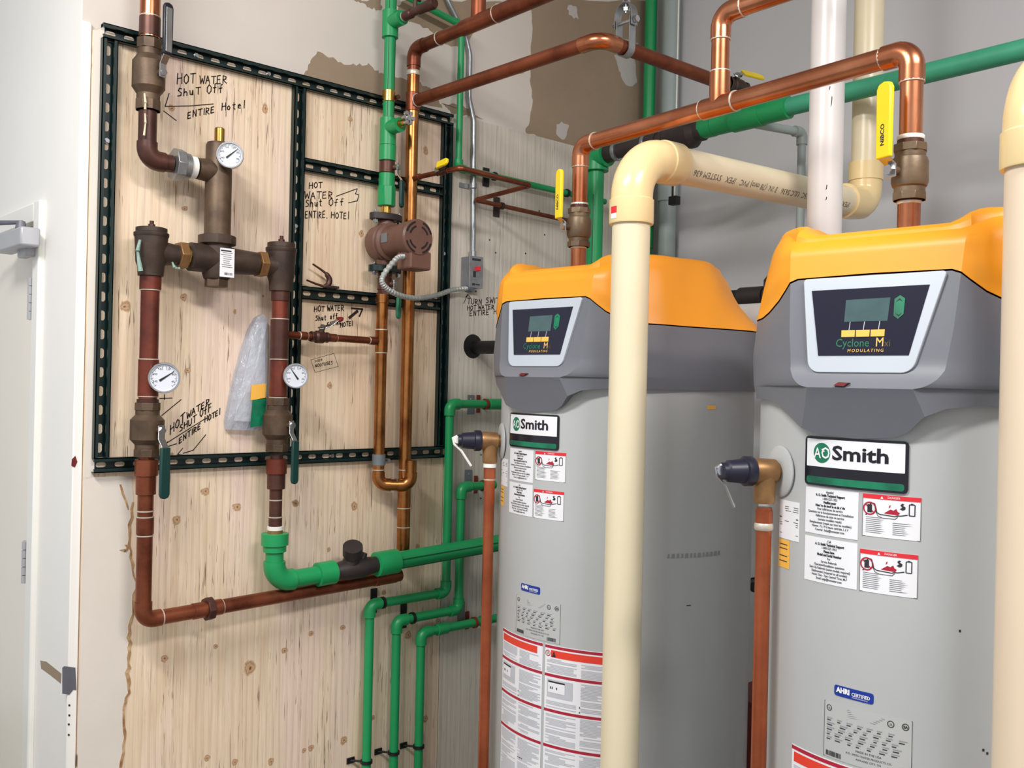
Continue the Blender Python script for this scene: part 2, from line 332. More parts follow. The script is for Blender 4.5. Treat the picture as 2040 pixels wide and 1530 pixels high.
# corner bead strip with the chipped patch
tr = struct(obj('trim_1', MB().box((CX+.011, YW-.006, 1.27), (.026, .012, 2.5)), 'wallC', bevel=.003))
pts = [(124, 1330), (128, 1327), (150, 1330), (152, 1375), (146, 1374), (138, 1384), (124, 1382)]
flat('bare_metal_patch', pts, YW-.0125, 'bead', tr)
for q in [(138, 1405), (138, 1425), (137, 1443), (137, 1464)]: flat('nail_head', [(q[0]+2.2*math.cos(a), q[1]+2.2*math.sin(a)) for a in [i*pi/4 for i in range(8)]], YW-.0125, 'print', tr)
flat('paint_chip', [(143, 915), (150, 908), (154, 920), (149, 931), (142, 928)], YW-.0125, 'darkred', tr)
g_ = MB()
def onC(pts, mat, nm, parent):
    q = [PX(*p, CX-.0006) for p in pts]; n = len(q)
    return obj(nm, MB().add(q + [v+Vector((.0006, 0, 0)) for v in q], [tuple(range(n)), tuple(reversed(range(n, 2*n)))] + [(i, (i+1) % n, n+(i+1) % n, n+i) for i in range(n)]), mat, parent, 0)
onC([(80, 1316), (92, 1318), (122, 1342), (121, 1362), (100, 1345), (82, 1332)], 'tan', 'bare_patch', wallC)
# plywood lining, two sheets
sheetA = obj('plywood_sheet', MB().box(((.894+2.149)/2, (YP+YW)/2-.0005, 1.25), (2.149-.894, YW-YP-.001, 2.5)), 'ply', wallA, 0, bevel=.001)
zt = P(1040, 263, YP).z
sheetB = obj('plywood_sheet', MB().box(((2.153+3.28)/2, (YP+YW)/2-.0005, zt/2), (3.28-2.153, YW-YP-.001, zt)), 'ply_grey', wallA, 0, bevel=.001, label='whitewashed plywood sheet')
# paint that strays onto the left sheet, with its stained edge
edge = [(262, 950), (266, 1000), (258, 1060), (262, 1110), (272, 1160), (266, 1210), (256, 1260), (260, 1300), (254, 1340), (258, 1380), (246, 1420), (250, 1470), (240, 1530)]
flat('paint_layer', [(130, 952)] + edge + [(236, 1640), (60, 1640), (100, 1330), (120, 1000)], YP-.0003, 'paint', sheetA, xmin=.8945)
flat('paint_layer', [(140, 52), (208, 52), (205, 300), (196, 700), (187, 950), (100, 960), (120, 500)], YP-.0003, 'paint', sheetA, xmin=.8945)
def streak(e, w0, w1, mat='rust'):
    a = [(x-random.uniform(.5, 1)*(w0+(w1-w0)*i/len(e)), y) for i, (x, y) in enumerate(e)]; b = [(x+random.uniform(.2, 1)*(w0+(w1-w0)*i/len(e)), y) for i, (x, y) in enumerate(e)]
    flat('rust_stain', a + b[::-1], YP-.0012, mat, sheetA)
def dense(e, n=4, j=3):
    out = []
    for (x0, y0), (x1, y1) in zip(e[:-1], e[1:]):
        for k in range(n): out.append((x0+(x1-x0)*k/n+random.uniform(-j, j), y0+(y1-y0)*k/n))
    return out+[e[-1]]
streak(dense(edge[1:]), 3, 5); streak([(240, 965), (246, 985), (252, 1000), (256, 1015)], 4, 3); streak([(252, 1085), (256, 1092), (250, 1100), (240, 1096)], 4, 3)
# knots
kn = MB().add([(math.cos(i*pi/8), 0, math.sin(i*pi/8)) for i in range(16)] + [(math.cos(i*pi/8), .3, math.sin(i*pi/8)) for i in range(16)], [tuple(range(16)), tuple(reversed(range(16, 32)))] + [(i, (i+1) % 16, 16+(i+1) % 16, 16+i) for i in range(16)])
k0 = None
for px, py, s, e in [(342, 215, 8, 1.1), (528, 216, 8, 1.6), (368, 415, 8, .8), (366, 592, 8, 1.3), (468, 621, 4, 1.6), (524, 590, 3, 1), (250, 610, 12, 1.3), (374, 738, 8, .8), (409, 979, 11, .9), (472, 1010, 12, .8), (352, 1036, 10, 1.2), (588, 1002, 9, .9), (342, 906, 5, 1.2),
                     (430, 1288, 6, 1), (328, 1312, 9, 1), (567, 1296, 9, .8), (498, 1330, 15, 1.2), (413, 1510, 8, 1), (468, 1518, 8, 1), (540, 1517, 8, 1.2), (620, 1262, 7, 1), (683, 1250, 8, .8), (655, 1095, 5, 1.2), (765, 1180, 6, 1), (813, 1265, 9, 1.2), (685, 1475, 9, 1.2),
                     (832, 1088, 6, 1), (706, 1008, 9, 1.2), (590, 1003, 8, 1), (657, 768, 7, 1.2), (698, 237, 7, .9), (848, 300, 7, 1.4), (620, 1490, 8, 1), (742, 1430, 7, 1), (847, 1432, 7, 1.3), (872, 1235, 6, .8), (720, 465, 7, 1.3), (606, 1495, 6, 1)]:
    p = P(px, py, YP); r = rad(px, py, YP, 2*s)
    if k0 is None: k = k0 = obj('knot', kn, 'knot', sheetA, 0)
    else: k = k0.copy(); COL.objects.link(k)
    k.location = (p.x, YP-.0004, p.z); k.scale = (r, .001, r*e); k.rotation_euler = (0, random.uniform(-.2, .2), 0)
nl = MB()
for _ in range(26):
    p = Vector((random.uniform(2.2, 3.2), YP-.001, random.uniform(1.1, 2.3))); nl.lathe([(0, .0035), (.0008, .003)], at(p, (0, -1, 0)), 8)
o = obj('nail_heads', nl, 'print', sheetB); o['kind'] = 'stuff'
obj('pipe_hole', MB().lathe([(0, .045), (.0009, .045)], at(P(942, 690, YP), (0, -1, 0)), 28), 'black', sheetB)
# bare and filled areas of the drywall above
W = YW-.0003
def rag(p, n=6, j=4):
    out = []
    for (x0, y0), (x1, y1) in zip(p, p[1:]+p[:1]):
        for k in range(n): out.append((x0+(x1-x0)*k/n+random.uniform(-j, j)*.6, y0+(y1-y0)*k/n+random.uniform(-j, j)))
    return out
flat('bare_patch', rag([(1058, 0), (1061, 60), (1057, 150), (1060, 210), (1052, 250), (1047, 265), (1142, 292), (1290, 330), (1292, 0)]), W, 'tan', wallA)
flat('bare_patch', rag([(598, 162), (615, 132), (632, 105), (668, 120), (700, 130), (735, 128), (760, 146), (800, 158), (835, 166), (860, 175), (878, 205), (880, 218), (760, 190)]), W, 'tan', wallA)
flat('bare_patch', rag([(705, 0), (730, 12), (760, 20), (758, 0)]), W, 'tan', wallA)
flat('bare_patch', rag([(800, 0), (905, 0), (1000, 0), (960, 30), (930, 90), (900, 96), (858, 62), (812, 40), (790, 20)]), W, 'tan', wallA)
flat('bare_patch', rag([(880, 205), (920, 210), (960, 238), (900, 226)]), W, 'tan', wallA)
for q in ([(1130, 12), (1148, 10), (1152, 36), (1140, 34), (1132, 26)], [(1108, 250), (1120, 245), (1132, 252), (1126, 278), (1108, 272)], [(1225, 112), (1262, 110), (1270, 165), (1252, 175), (1240, 160), (1232, 140)], [(1240, 78), (1272, 88), (1264, 108), (1244, 104)]):
    flat('filler_patch', rag(q, 3, 3), W-.001, 'mud', wallA)
# joint line on the right wall
j = PX(1755, -20, XB); j1 = PX(1753, 95, XB); obj('joint_line', MB().box((XB-.0005, j.y, (j.z+j1.z)/2), (.001, .004, j.z-j1.z+.3)), 'print_grey', wallB, 0)
# handwriting on the plywood
mb = MB(); Y = YP-.0006
pen(mb, 'HOT', (353, 168), (392, 166), 20, Y); pen(mb, 'WATER', (398, 167), (455, 166), 16, Y); pen(mb, 'ShuT', (354, 192), (402, 188), 15, Y); pen(mb, 'Off', (412, 187), (448, 183), 17, Y)
pen(mb, 'ENTIRE', (374, 236), (430, 224), 13, Y); pen(mb, 'Hotel', (442, 220), (490, 214), 14, Y); draw(mb, [(425, 207), (380, 211), (329, 212)], Y); draw(mb, [(337, 186), (329, 212)], Y); draw(mb, [(326, 221), (351, 240)], Y)
obj('handwriting', mb, 'ink', sheetA, 0)
mb = MB(); pen(mb, 'HOT', (616, 375), (644, 374), 12, Y); pen(mb, 'WATER', (607, 396), (666, 395), 14, Y); pen(mb, 'Shut', (609, 412), (645, 410), 14, Y); pen(mb, 'Off', (655, 411), (688, 409), 14, Y); pen(mb, 'ENTIRE.', (608, 434), (654, 434), 13, Y); pen(mb, 'HOTEl', (660, 434), (697, 436), 12, Y)
draw(mb, [(670, 391), (711, 376)], Y); draw(mb, [(712, 376), (708, 386), (715, 388), (712, 400), (694, 404)], Y); obj('handwriting', mb, 'ink', sheetA, 0)
mb = MB(); pen(mb, 'HOT', (626, 621), (648, 621), 11, Y); pen(mb, 'WATER', (652, 620), (687, 619), 11, Y); pen(mb, 'Shut', (629, 639), (652, 637), 10, Y); pen(mb, 'off', (658, 636), (674, 633), 10, Y); pen(mb, 'ENTIRE', (652, 652), (682, 644), 9, Y); pen(mb, 'HOTEl', (678, 652), (704, 648), 9, Y)
draw(mb, [(696, 633), (712, 620)], Y, .005); draw(mb, [(700, 614), (722, 616), (716, 630)], Y, .003); obj('handwriting', mb, 'ink', sheetA, 0)
mb = MB(); draw(mb, [(619, 717), (665, 704), (674, 730), (628, 742), (619, 717)], Y, .0006); pen(mb, 'HOt', (628, 722), (645, 718), 5, Y, .0008); pen(mb, 'NOOTUSES', (628, 732), (664, 725), 6, Y, .001); obj('handwriting', mb, 'ink', sheetA, 0)
mb = MB(); pen(mb, 'HOT', (339, 866), (370, 838), 17, Y); pen(mb, 'WATER', (372, 834), (420, 805), 13, Y); pen(mb, 'SHUT', (358, 860), (393, 838), 13, Y); pen(mb, 'OfF', (398, 832), (424, 815), 15, Y); pen(mb, 'ENTIRE', (357, 884), (402, 852), 11, Y); pen(mb, 'HOTEl', (408, 842), (440, 824), 11, Y)
for q in ([(322, 828), (361, 796)], [(409, 834), (333, 882)], [(352, 884), (326, 892), (334, 880)], [(410, 866), (385, 897), (365, 903)], [(364, 893), (354, 905), (378, 908)], [(318, 794), (343, 793)], [(328, 786), (328, 796)]): draw(mb, q, Y)
obj('handwriting', mb, 'ink', sheetA, 0)
mb = MB(); pen(mb, 'TURN', (931, 606), (962, 606), 11, Y); pen(mb, 'SWITCH', (968, 604), (1012, 603), 11, Y); pen(mb, 'HOT', (931, 618), (950, 617), 9, Y); pen(mb, 'WATER', (953, 616), (986, 616), 9, Y); pen(mb, 'OFF', (992, 615), (1014, 615), 9, Y); pen(mb, 'ENTIRE', (936, 630), (976, 626), 10, Y); pen(mb, 'HOTEl', (984, 626), (1016, 624), 10, Y)
draw(mb, [(924, 604), (932, 586), (937, 593)], Y); draw(mb, [(932, 586), (928, 592)], Y); obj('handwriting', mb, 'ink', sheetB, 0)
# ================================================================ STRUT FRAME
def strut(a, b, label, horiz):
    """slotted C channel, open side to the room, back on the sheet"""
    a = Vector(a); b = Vector(b); L = (b-a).length; D = .021; Wd = .041
    m = Matrix.Translation((a.x, YP-.0008, a.z)) @ (Matrix(((1, 0, 0), (0, 0, -1), (0, 1, 0))).to_4x4() if horiz else Matrix(((0, 1, 0), (0, 0, -1), (1, 0, 0))).to_4x4())
    # local: x along, y across, z out to the room
    mb = MB(); n = int(L/.0508); p = L/n
    for i in range(n):
        cx = (i+.5)*p; r = .0068; h = .0075
        inner = [(cx+h+r*math.cos(t_), r*math.sin(t_)) for t_ in [-pi/2+k*pi/4 for k in range(5)]] + [(cx-h+r*math.cos(t_), r*math.sin(t_)) for t_ in [pi/2+k*pi/4 for k in range(5)]]
        x0, x1 = i*p, (i+1)*p; y = Wd/2
        outer = [(x1 if k < 5 else x0, 0) for k in range(10)]
        outer = [(cx, -y), (x1, -y), (x1, 0), (x1, y), (cx, y), (cx, y), (x0, y), (x0, 0), (x0, -y), (cx, -y)]
        vs = [(q[0], q[1], 0) for q in inner+outer] + [(q[0], q[1], -.0006) for q in inner]
        mb.add(vs, [(k, (k+1) % 10, 10+(k+1) % 10, 10+k) for k in range(10)] + [(k, (k+1) % 10, 20+(k+1) % 10, 20+k) for k in range(10)], m)
    for s_ in (-1, 1):
        mb.box((L/2, s_*(Wd/2-.00125), D/2), (L, .0025, D), m); mb.box((L/2, s_*(Wd/2-.005), D-.00125), (L, .01, .0025), m); mb.box((L/2, s_*(Wd/2-.009), D-.004), (L, .0025, .007), m)
    o = obj('strut_channel', mb, 'strut', None, 0); return tag(o, label, 'strut', None), m, L
def bolts(o, m, L, xs):
    for x in xs: obj('bolt', MB().hexn(.008, 0, .006, m @ Matrix.Translation((x*L, 0, .0005))).lathe([(.006, .006), (.011, .0055)], m @ Matrix.Translation((x*L, 0, .0005)), 12), 'steel', o, 30)
xl = .934; xr = 2.124; zb = 1.30; ztp = 2.499; xm = 1.524
o, m, L = strut((xl-.0205, 0, zb), (2.145, 0, zb), 'long slotted green channel along the bottom of the plywood frame', True); bolts(o, m, L, (.13, .62))
o, m, L = strut((xl-.0205, 0, ztp), (2.145, 0, ztp), 'long slotted green channel along the top of the plywood frame', True); bolts(o, m, L, (.22, .41))
o, m, L = strut((xl, 0, zb+.0215), (xl, 0, ztp-.0215), 'upright slotted green channel at the left of the plywood frame', False); bolts(o, m, L, (.76,))
o, m, L = strut((xm, 0, zb+.0215), (xm, 0, ztp-.0215), 'upright slotted green channel in the middle behind the right gauge', False); bolts(o, m, L, (.62,))
o, m, L = strut((xr, 0, zb+.0215), (xr, 0, ztp-.0215), 'upright slotted green channel at the right of the plywood frame', False); bolts(o, m, L, (.6,))
z1 = P(680, 342, 2.72).z; z2 = P(680, 590, 2.72).z
o, m, L = strut((xm+.0215, 0, z1), (xr-.0215, 0, z1), 'short slotted green crossbar above the second shut off note', True); bolts(o, m, L, (.8,))
o, m, L = strut((xm+.0215, 0, z2), (xr-.0215, 0, z2), 'short slotted green crossbar behind the brown pump carrying the iron hook', True); bolts(o, m, L, (.75,))
# ================================================================ PARTS USED AGAIN
def hexnut(o, c, d, r, L, mat, nm='union_nut', label=None, n=8):
    return obj(nm, MB().prism([(r*math.cos(2*pi*i/n), r*math.sin(2*pi*i/n)) for i in range(n)], L, at(c, d), -L/2), mat, o, 20, .0015, label)
def ball_valve(label, c, axis, outd, r, mat, lever, Llev, grip, L=None, body=1.75, group=None, griplabel=None, rise=1, wl=.0085, face=None, g0=.046, words=None):
    """body turned about the pipe axis, stem towards outd, lever laid along lever"""
    c = Vector(c); ax = Vector(axis).normalized(); ou = Vector(outd).normalized(); lv = Vector(lever).normalized()
    o = thing('ball_valve', label, 'valve', c, group); L = L or 2.4*r
    p = [(-L, r*1.22), (-L*.55, r*1.22), (-L*.5, r*1.35), (-L*.36, r*body), (L*.36, r*body), (L*.5, r*1.35), (L*.55, r*1.22), (L, r*1.22)]
    obj('body', MB().lathe(p, at(c, ax), 28), mat, o, 30)
    for za_, zb_ in ((-L, -L*.72), (L*.72, L)): obj('hex_end', MB().hexn(r*1.36, za_, zb_, at(c, ax), 8), mat, o, 20, .001)
    s0 = r*body*.9; s1 = r*body+.012*rise; obj('stem', MB().lathe([(s0, .009), (s1, .009), (s1, .006), (s1+.008, .006)], at(c, ou), 14), 'bronze', o)
    obj('stem_nut', MB().hexn(.010, s1+.0028, s1+.009, at(c, ou)), 'steel', o, 20)
    sd = ax.cross(ou) if abs(lv.dot(ax)) > .5 else ax
    mm = Matrix.Translation(c) @ Matrix((lv, ou.cross(lv), ou)).transposed().to_4x4(); wv = wl
    path = [(-.014, s1), (g0*.5, s1), (g0*.95, s1+.014), (Llev, s1+.018)]
    vs = []
    for i, (x, z) in enumerate(path): vs += [(x, -wv, z), (x, wv, z), (x, wv, z+.0028), (x, -wv, z+.0028)]
    fs = [(0, 1, 2, 3), (15, 14, 13, 12)[::1]] + [(i*4+k, i*4+(k+1) % 4, i*4+4+(k+1) % 4, i*4+4+k) for i in range(3) for k in range(4)]
    obj('lever', MB().add(vs, fs, mm), 'steel', o, 20, .001)
    gp = [(-.5, -1), (.5, -1)]; gx0, gx1 = g0, Llev+.012; gw = wv+.0035
    pl = [(gx0, -gw), (gx1-.012, -gw*1.05), (gx1-.003, -gw*.75), (gx1, 0), (gx1-.003, gw*.75), (gx1-.012, gw*1.05), (gx0, gw)]
    obj('lever_grip', MB().prism(pl, .010, mm, s1+.0125), grip, o, 20, .0025, griplabel)
    if words: text(words, lambda u, v: mm @ Vector((gx0+.022+u, v-.004, s1+.0228)), .013, 'print', bpy.data.objects[o.children[-1].name], align='LEFT', bold=.0004, nm='print')
    if face: obj('grip_glint', MB().box(((gx0+gx1)/2-.004, 0, s1+.0232), (gx1-gx0-.02, gw*1.35, .002), mm), face, o, 0, .0008)  # bright plate added to imitate the reflection on the black grip
    return o
def gauge(label, c, nrm, r, ang, up=(0, 0, 1), stem=.05):
    o = thing('dial_thermometer', label, 'gauge', c, 'round dial thermometers on the hot water piping'); m = at(c, nrm, up)   # local x = up, y = left of viewer? z = to viewer
    obj('case', MB().lathe([(-.014, r*.9), (-.008, r), (.006, r), (.009, r*.97), (.009, r*.88), (.004, r*.86)], m, 36), 'steel', o)
    obj('dial_face', MB().lathe([(.001, r*.87), (.0045, r*.87)], m, 36), 'dial', o)
    mk = MB()
    for k in range(40):
        a = math.radians(-135+270*k/39); ln = .14 if k % 3 == 0 else .08; u = Vector((math.cos(a), math.sin(a))); v = Vector((-u.y, u.x))*r*.014; p0 = u*r*(.80-ln); p1 = u*r*.80
        mk.add([(p0.x-v.x, p0.y-v.y, .0049), (p1.x-v.x, p1.y-v.y, .0049), (p1.x+v.x, p1.y+v.y, .0049), (p0.x+v.x, p0.y+v.y, .0049)], [(0, 1, 2, 3)], m)
    for k in range(6):
        a = math.radians(-115+230*k/5); text(str(40+k*40), lambda u, v, a=a: m @ Vector((math.cos(a)*r*.6+v-.002, math.sin(a)*r*.6-u, .0049)), r*.2, 'print', o, mb=mk)
    obj('dial_marks', mk, 'print', o, 0)
    a = math.radians(ang); nd = MB().add([(-.34*r, -.075*r, .006), (-.34*r, .075*r, .006), (.72*r, .018*r, .006), (.72*r, -.018*r, .006)], [(0, 1, 2, 3)], m @ Matrix.Rotation(a, 4, 'Z')).lathe([(.0045, r*.05), (.0068, r*.05)], m, 12)
    obj('needle', nd, 'black', o, 0)
    obj('stem', MB().lathe([(-.014-stem, .006), (-.014, .007)], m, 12), 'brass', o)
    return o
# ================================================================ LEFT MANIFOLD
YM = 2.64
X1 = P(297, 120, YM).x                       # the riser at the upper left
def z1_(py): return zat(X1, YM, py)
V1 = lambda py: Vector((X1, YM, z1_(py)))
o = thing('copper_riser', 'thick bright copper pipe coming down at the top left corner of the frame', 'pipe', V1(78))
obj('pipe', MB().tube([V1(-160), V1(76)], .027), 'copper', o); ring(o, V1(34), (0, 0, 1), .027); sleeve(o, V1(36), V1(74), .0285, 'copper_brown')
ball_valve('bronze ball valve with black lever on the thick riser at upper left', V1(150), (0, 0, 1), (.30, -.95, 0), .0255, 'bronze', (0, 0, 1), .175, 'grip_black', L=.098, body=1.72, wl=.011, face='steel')
o = thing('pipe_elbow', 'brown copper elbow under the upper left valve with a steel union', 'pipe', V1(318))
zh = z1_(318); e1 = Vector((P(342, 314, YM).x, YM, zh))
pipe(o, [V1(222), Vector((X1, YM, zh)), e1], .0245, 'copper_brown', bend=.045, sock=.6)
ax1 = Vector((1, 0, 0)); c = Vector((P(354, 314, YM).x, YM, zh)); hexnut(o, c, ax1, .046, .026, 'galv', label='galvanised hex union nut')
sleeve(o, c+ax1*.012, c+ax1*.032, .037, 'galv', 'union_half'); sleeve(o, c+ax1*.032, c+ax1*.052, .0315, 'tape', 'thread_tape', 'white thread tape')
# mixing valve
XV = P(434, 420, YM).x; VV = lambda py: Vector((XV, YM, zat(XV, YM, py))); rv = rad(435, 420, YM, 54)
o = thing('mixing_valve', 'tall brown bronze mixing valve with a white tag between two gauges', 'valve', VV(560))
obj('column', MB().lathe([(zat(XV, YM, 480), rv), (zat(XV, YM, 292), rv), (zat(XV, YM, 286), rv*.9)], Matrix.Translation((XV, YM, 0)), 32), 'bronze', o)
obj('cap', MB().lathe([(zat(XV, YM, 289), .022), (zat(XV, YM, 284), .021)], Matrix.Translation((XV, YM, 0)), 6).lathe([(zat(XV, YM, 286), .0145), (zat(XV, YM, 257), .0145), (zat(XV, YM, 255), .012)], Matrix.Translation((XV, YM, 0)), 20), 'brass', o)
cc = e1 + ax1*.045; obj('inlet_port', MB().lathe([(.0, .030), (.03, .033), (.06, .033)], at(Vector((P(393, 318, YM).x, YM, zh)), ax1), 24), 'bronze', o)
obj('flange', MB().prism([((rv*1.38+.0015*(i % 2))*math.cos(i*pi/8), (rv*1.38+.0015*(i % 2))*math.sin(i*pi/8)) for i in range(16)], zat(XV, YM, 470)-zat(XV, YM, 488), Matrix.Translation((XV, YM, zat(XV, YM, 488)))), 'bronze_dark', o, 20, .002)
zc = zat(XV, YM, 517); xA = P(374, 515, YM).x; xB = P(512, 520, YM).x
obj('tee_body', MB().lathe([(zat(XV, YM, 556), .036), (zat(XV, YM, 545), .041), (zat(XV, YM, 488), .041)], Matrix.Translation((XV, YM, 0)), 28).lathe([(xA, .031), (xA+.006, .041), (XV, .041), (xB-.004, .034), (xB, .030)], Matrix.Translation((0, YM, zc)) @ Matrix.Rotation(pi/2, 4, 'Y'), 28), 'bronze_dark', o, 30)
obj('bottom_plug', MB().hexn(.034, zat(XV, YM, 572), zat(XV, YM, 556), Matrix.Translation((XV, YM, 0)), 6, .3), 'bronze', o, 20, .001)
lb = Vector((XV+.012, YM-.0425, zat(XV, YM, 525))); lt = MB().box((0, 0, 0), (.044, .0012, .083), Matrix.Translation(lb)); lb_o = obj('label_tag', lt, 'white', o, 0)
lt = MB()
for k in range(9): lt.box((random.uniform(-.004, .002), -.0008, .034-k*.0058), (random.uniform(.018, .034), .0005, .0013 if k else .004), Matrix.Translation(lb))
for k in range(12): lt.box((-.008+k*.0022, -.0008, -.032), (random.choice((.0006, .0013)), .0005, .007), Matrix.Translation(lb))
obj('print', lt, 'print', lb_o, 0)
gauge('round white thermometer on the mixing valve neck, highest of the three', (XV+.004, YM-.062, zat(XV, YM, 316)), (-.42, -.9, 0), .0385, -48, stem=.03)
def stop(label, px, py0, dirx, xe, mat):
    X = P(px, (py0+550)/2, YM).x; T = Matrix.Translation((X, YM, 0)); z = lambda py: zat(X, YM, py)
    o = thing('angle_check_valve', label, 'valve', (X, YM, z(py0+100)))
    h = (z(py0+16)-z(py0+92))
    obj('body', MB().lathe([(z(py0+95), .034), (z(py0+76), .036), (z(py0+66), .041), (z(py0+24), .044), (z(py0+16), .045)], T, 28), mat, o)
    obj('bonnet', MB().lathe([(z(py0+18), .045), (z(py0+15), .047), (z(py0+10), .047), (z(py0+8), .042), (z(py0), .042), (z(py0-1), .038)], T, 28), mat, o, 30)
    obj('spindle', MB().lathe([(z(py0), .010), (z(py0-8), .0095), (z(py0-9), .006), (z(py0-15), .006)], T, 12), 'copper_brown', o)
    xn = X+dirx*.044; a = Vector((X+dirx*.02, YM, zc)); b = Vector((xe, YM, zc)); d = b-a
    obj('side_port', MB().lathe([(0, .036), (d.length*.55, .029), (d.length*.8, .029)], at(a, d), 24), mat, o)
    hexnut(o, a+d*.78, d, .041, .024, 'bronze_pale', n=6, label='tan bronze union nut'); sleeve(o, a+d*.85, b+d.normalized()*.004, .029, 'brass', 'union_half')
    return X
XL = stop('bronze angle check valve left of the mixing valve, streaked pale green', 301, 455, 1, xA, 'bronze_dark')
def drip(o, pts, Y, mat, r=.0028):
    ln, _ = fillet([P(*q, Y) for q in pts], .01, 4) if len(pts) > 2 else ([P(*q, Y) for q in pts], 0); n = len(ln)
    obj('flux_drip' if mat == 'flux' else 'patina_streak', MB().tube(ln, [r*(.6+.6*((i*7) % 5)/4) for i in range(n)], 8), mat, o)
TH = lambda nm: bpy.data.objects[nm]
drip(TH('angle_check_valve'), [(279, 478), (274, 500), (277, 520), (280, 540)], 2.609, 'patina', .006); drip(TH('angle_check_valve'), [(343, 522), (348, 534), (358, 535)], 2.607, 'patina', .004)
drip(TH('ball_valve'), [(288, 186), (290, 205), (289, 218)], 2.606, 'flux', .004); drip(TH('pipe_elbow'), [(289, 226), (290, 245), (287, 270)], 2.6125, 'flux', .0035)
XR = stop('bronze angle check valve right of the mixing valve by the green channel', 560, 485, -1, xB, 'bronze_dark')
VL = lambda py, y=YM: Vector((XL, y, zat(XL, y, py))); VR = lambda py, y=YM: Vector((XR, y, zat(XR, y, py)))
Zd = Vector((0, 0, 1))
o = thing('copper_pipe', 'red oxidised copper pipe behind the lower left thermometer', 'pipe', VL(830))
obj('pipe', MB().tube([VL(552), VL(832)], rad(302, 640, YM, 38)), 'copper_red', o); sleeve(o, VL(550), VL(577), .029, 'copper_red', 'adapter'); sleeve(o, VL(716), VL(790), .0275, 'copper_red', 'tee'); sleeve(o, VL(795), VL(815), .0295, 'copper_brown', 'adapter')
for py in (578, 716, 790): ring(o, VL(py), Zd, .0265, 'solder')
gauge('round white thermometer on the left red pipe above the slanted note', (XL+.022, YM-.055, zat(XL, YM, 752)), (-.36, -.93, 0), .0425, -55, stem=.02)
ball_valve('bronze ball valve with green lever hanging down beside the slanted note', VL(856), (0, 0, 1), (.30, -.95, 0), .0265, 'bronze', (0, 0, -1), .175, 'grip_green', L=.075, body=1.72, wl=.0115)
o = thing('copper_pipe', 'dull copper drain line with elbow and union along the bottom left', 'pipe', VL(1235))
xe = 1.93; zl = VL(1236).z; ze = zat(1.93, 2.665, 1152)
Lp = [VL(900), VL(1236), Vector((1.925, 2.675, zl+.015))]
pipe(o, Lp, .0212, 'copper_dull', bend=.03, sock=1.0, ek=1.12)
sleeve(o, VL(915), VL(948), .031, 'copper_dull', 'adapter', 'dark brown adapter'); sleeve(o, VL(948), VL(985), .027, 'copper_dull', 'adapter'); sleeve(o, VL(1030), VL(1064), .0235, 'copper_dull', 'coupling')
for py in (961, 1018, 1030, 1067): ring(o, VL(py), Zd, .0225)
dl = (Lp[2]-Lp[1]).normalized(); q0 = Lp[1] + dl*((P(418, 1212, YM).x-XL)/dl.x)
hexnut(o, q0, dl, .034, .022, 'copper_brown', label='dark hex union nut'); sleeve(o, q0-dl*.05, q0-dl*.01, .0232, 'copper_dull', 'union_half'); sleeve(o, q0+dl*.01, q0+dl*.04, .0232, 'copper_dull', 'union_half')
ring(o, q0-dl*.042, dl, .022); ring(o, q0+dl*.04, dl, .022); ring(o, Lp[1]+dl*.052, dl, .0235)
sleeve(o, Lp[2]-dl*.11, Lp[2]-dl*.02, .0235, 'copper_dull', 'tee')
# right leg
o = thing('copper_pipe', 'brown oxidised copper pipe behind the right thermometer', 'pipe', VR(820))
obj('pipe', MB().tube([VR(570), VR(828)], .0245), 'copper_red', o); sleeve(o, VR(572), VR(600), .0275, 'copper_brown', 'adapter'); sleeve(o, VR(636), VR(715), .0275, 'copper_brown', 'tee'); sleeve(o, VR(718), VR(790), .0268, 'copper_red', 'tee')
for py in (636, 716, 792): ring(o, VR(py), Zd, .0268, 'solder')
gauge('round white thermometer on the right pipe in front of the green channel', (XR+.030, YM-.05, zat(XR, YM, 748)), (-.40, -.92, 0), .0385, 35, stem=.03)
ball_valve('bronze ball valve with green lever next to the clear document bag', VR(846), (0, 0, 1), (.30, -.95, 0), .0262, 'bronze', (0, 0, -1), .165, 'grip_green', L=.082, body=1.7, wl=.0095)
o = thing('copper_pipe', 'short brown copper pipe stepping down into the green elbow', 'pipe', VR(1060))
obj('pipe', MB().tube([VR(905), VR(1056)], .0195), 'copper_brown', o); sleeve(o, VR(914), VR(944), .031, 'copper_red', 'adapter'); sleeve(o, VR(944), VR(974), .0275, 'copper_brown', 'reducer'); sleeve(o, VR(1030), VR(1050), .0205, 'copper_brown')
sleeve(o, VR(1048), VR(1056), .024, 'tape', 'thread_tape', 'cream thread tape'); sleeve(o, VR(1055), VR(1066), .0235, 'bronze_pale', 'brass_end'); ring(o, VR(996), Zd, .0195); ring(o, VR(1030), Zd, .0205)
# green line to the right
yg = 2.60
o = thing('green_elbow', 'bulky green plastic elbow at the foot of the right copper leg', 'pipe', VR(1150))
ze = zat(XR, YM, 1160); d = (Vector((2.4, yg, ze+.045)) - Vector((XR, YM, ze))).normalized()
G0 = Vector((XR, YM, ze)); Q = lambda px: G0 + d*((P(px, 1150, YM-.02).x-XR)/d.x)
pipe(o, [VR(1072), G0, Q(672)], .0275, 'green', bend=.052, sock=.35, ek=1.22)
sleeve(o, VR(1062), VR(1086), .041, 'green', 'collar'); sleeve(o, VR(1084), VR(1099), .035, 'green', 'socket'); sleeve(o, Q(636), Q(669), .0375, 'green', 'collar')
o = thing('check_valve', 'dark brown iron check valve between two green collars', 'valve', Q(712))
q = Q(712); obj('body', MB().lathe([(-.075, .026), (-.055, .03), (-.03, .034), (.02, .034), (.05, .029), (.075, .026)], at(q, d), 24).tube([q-d*.03, q-d*.005+Vector((-.01, -.012, .055))], .027), 'iron', o)
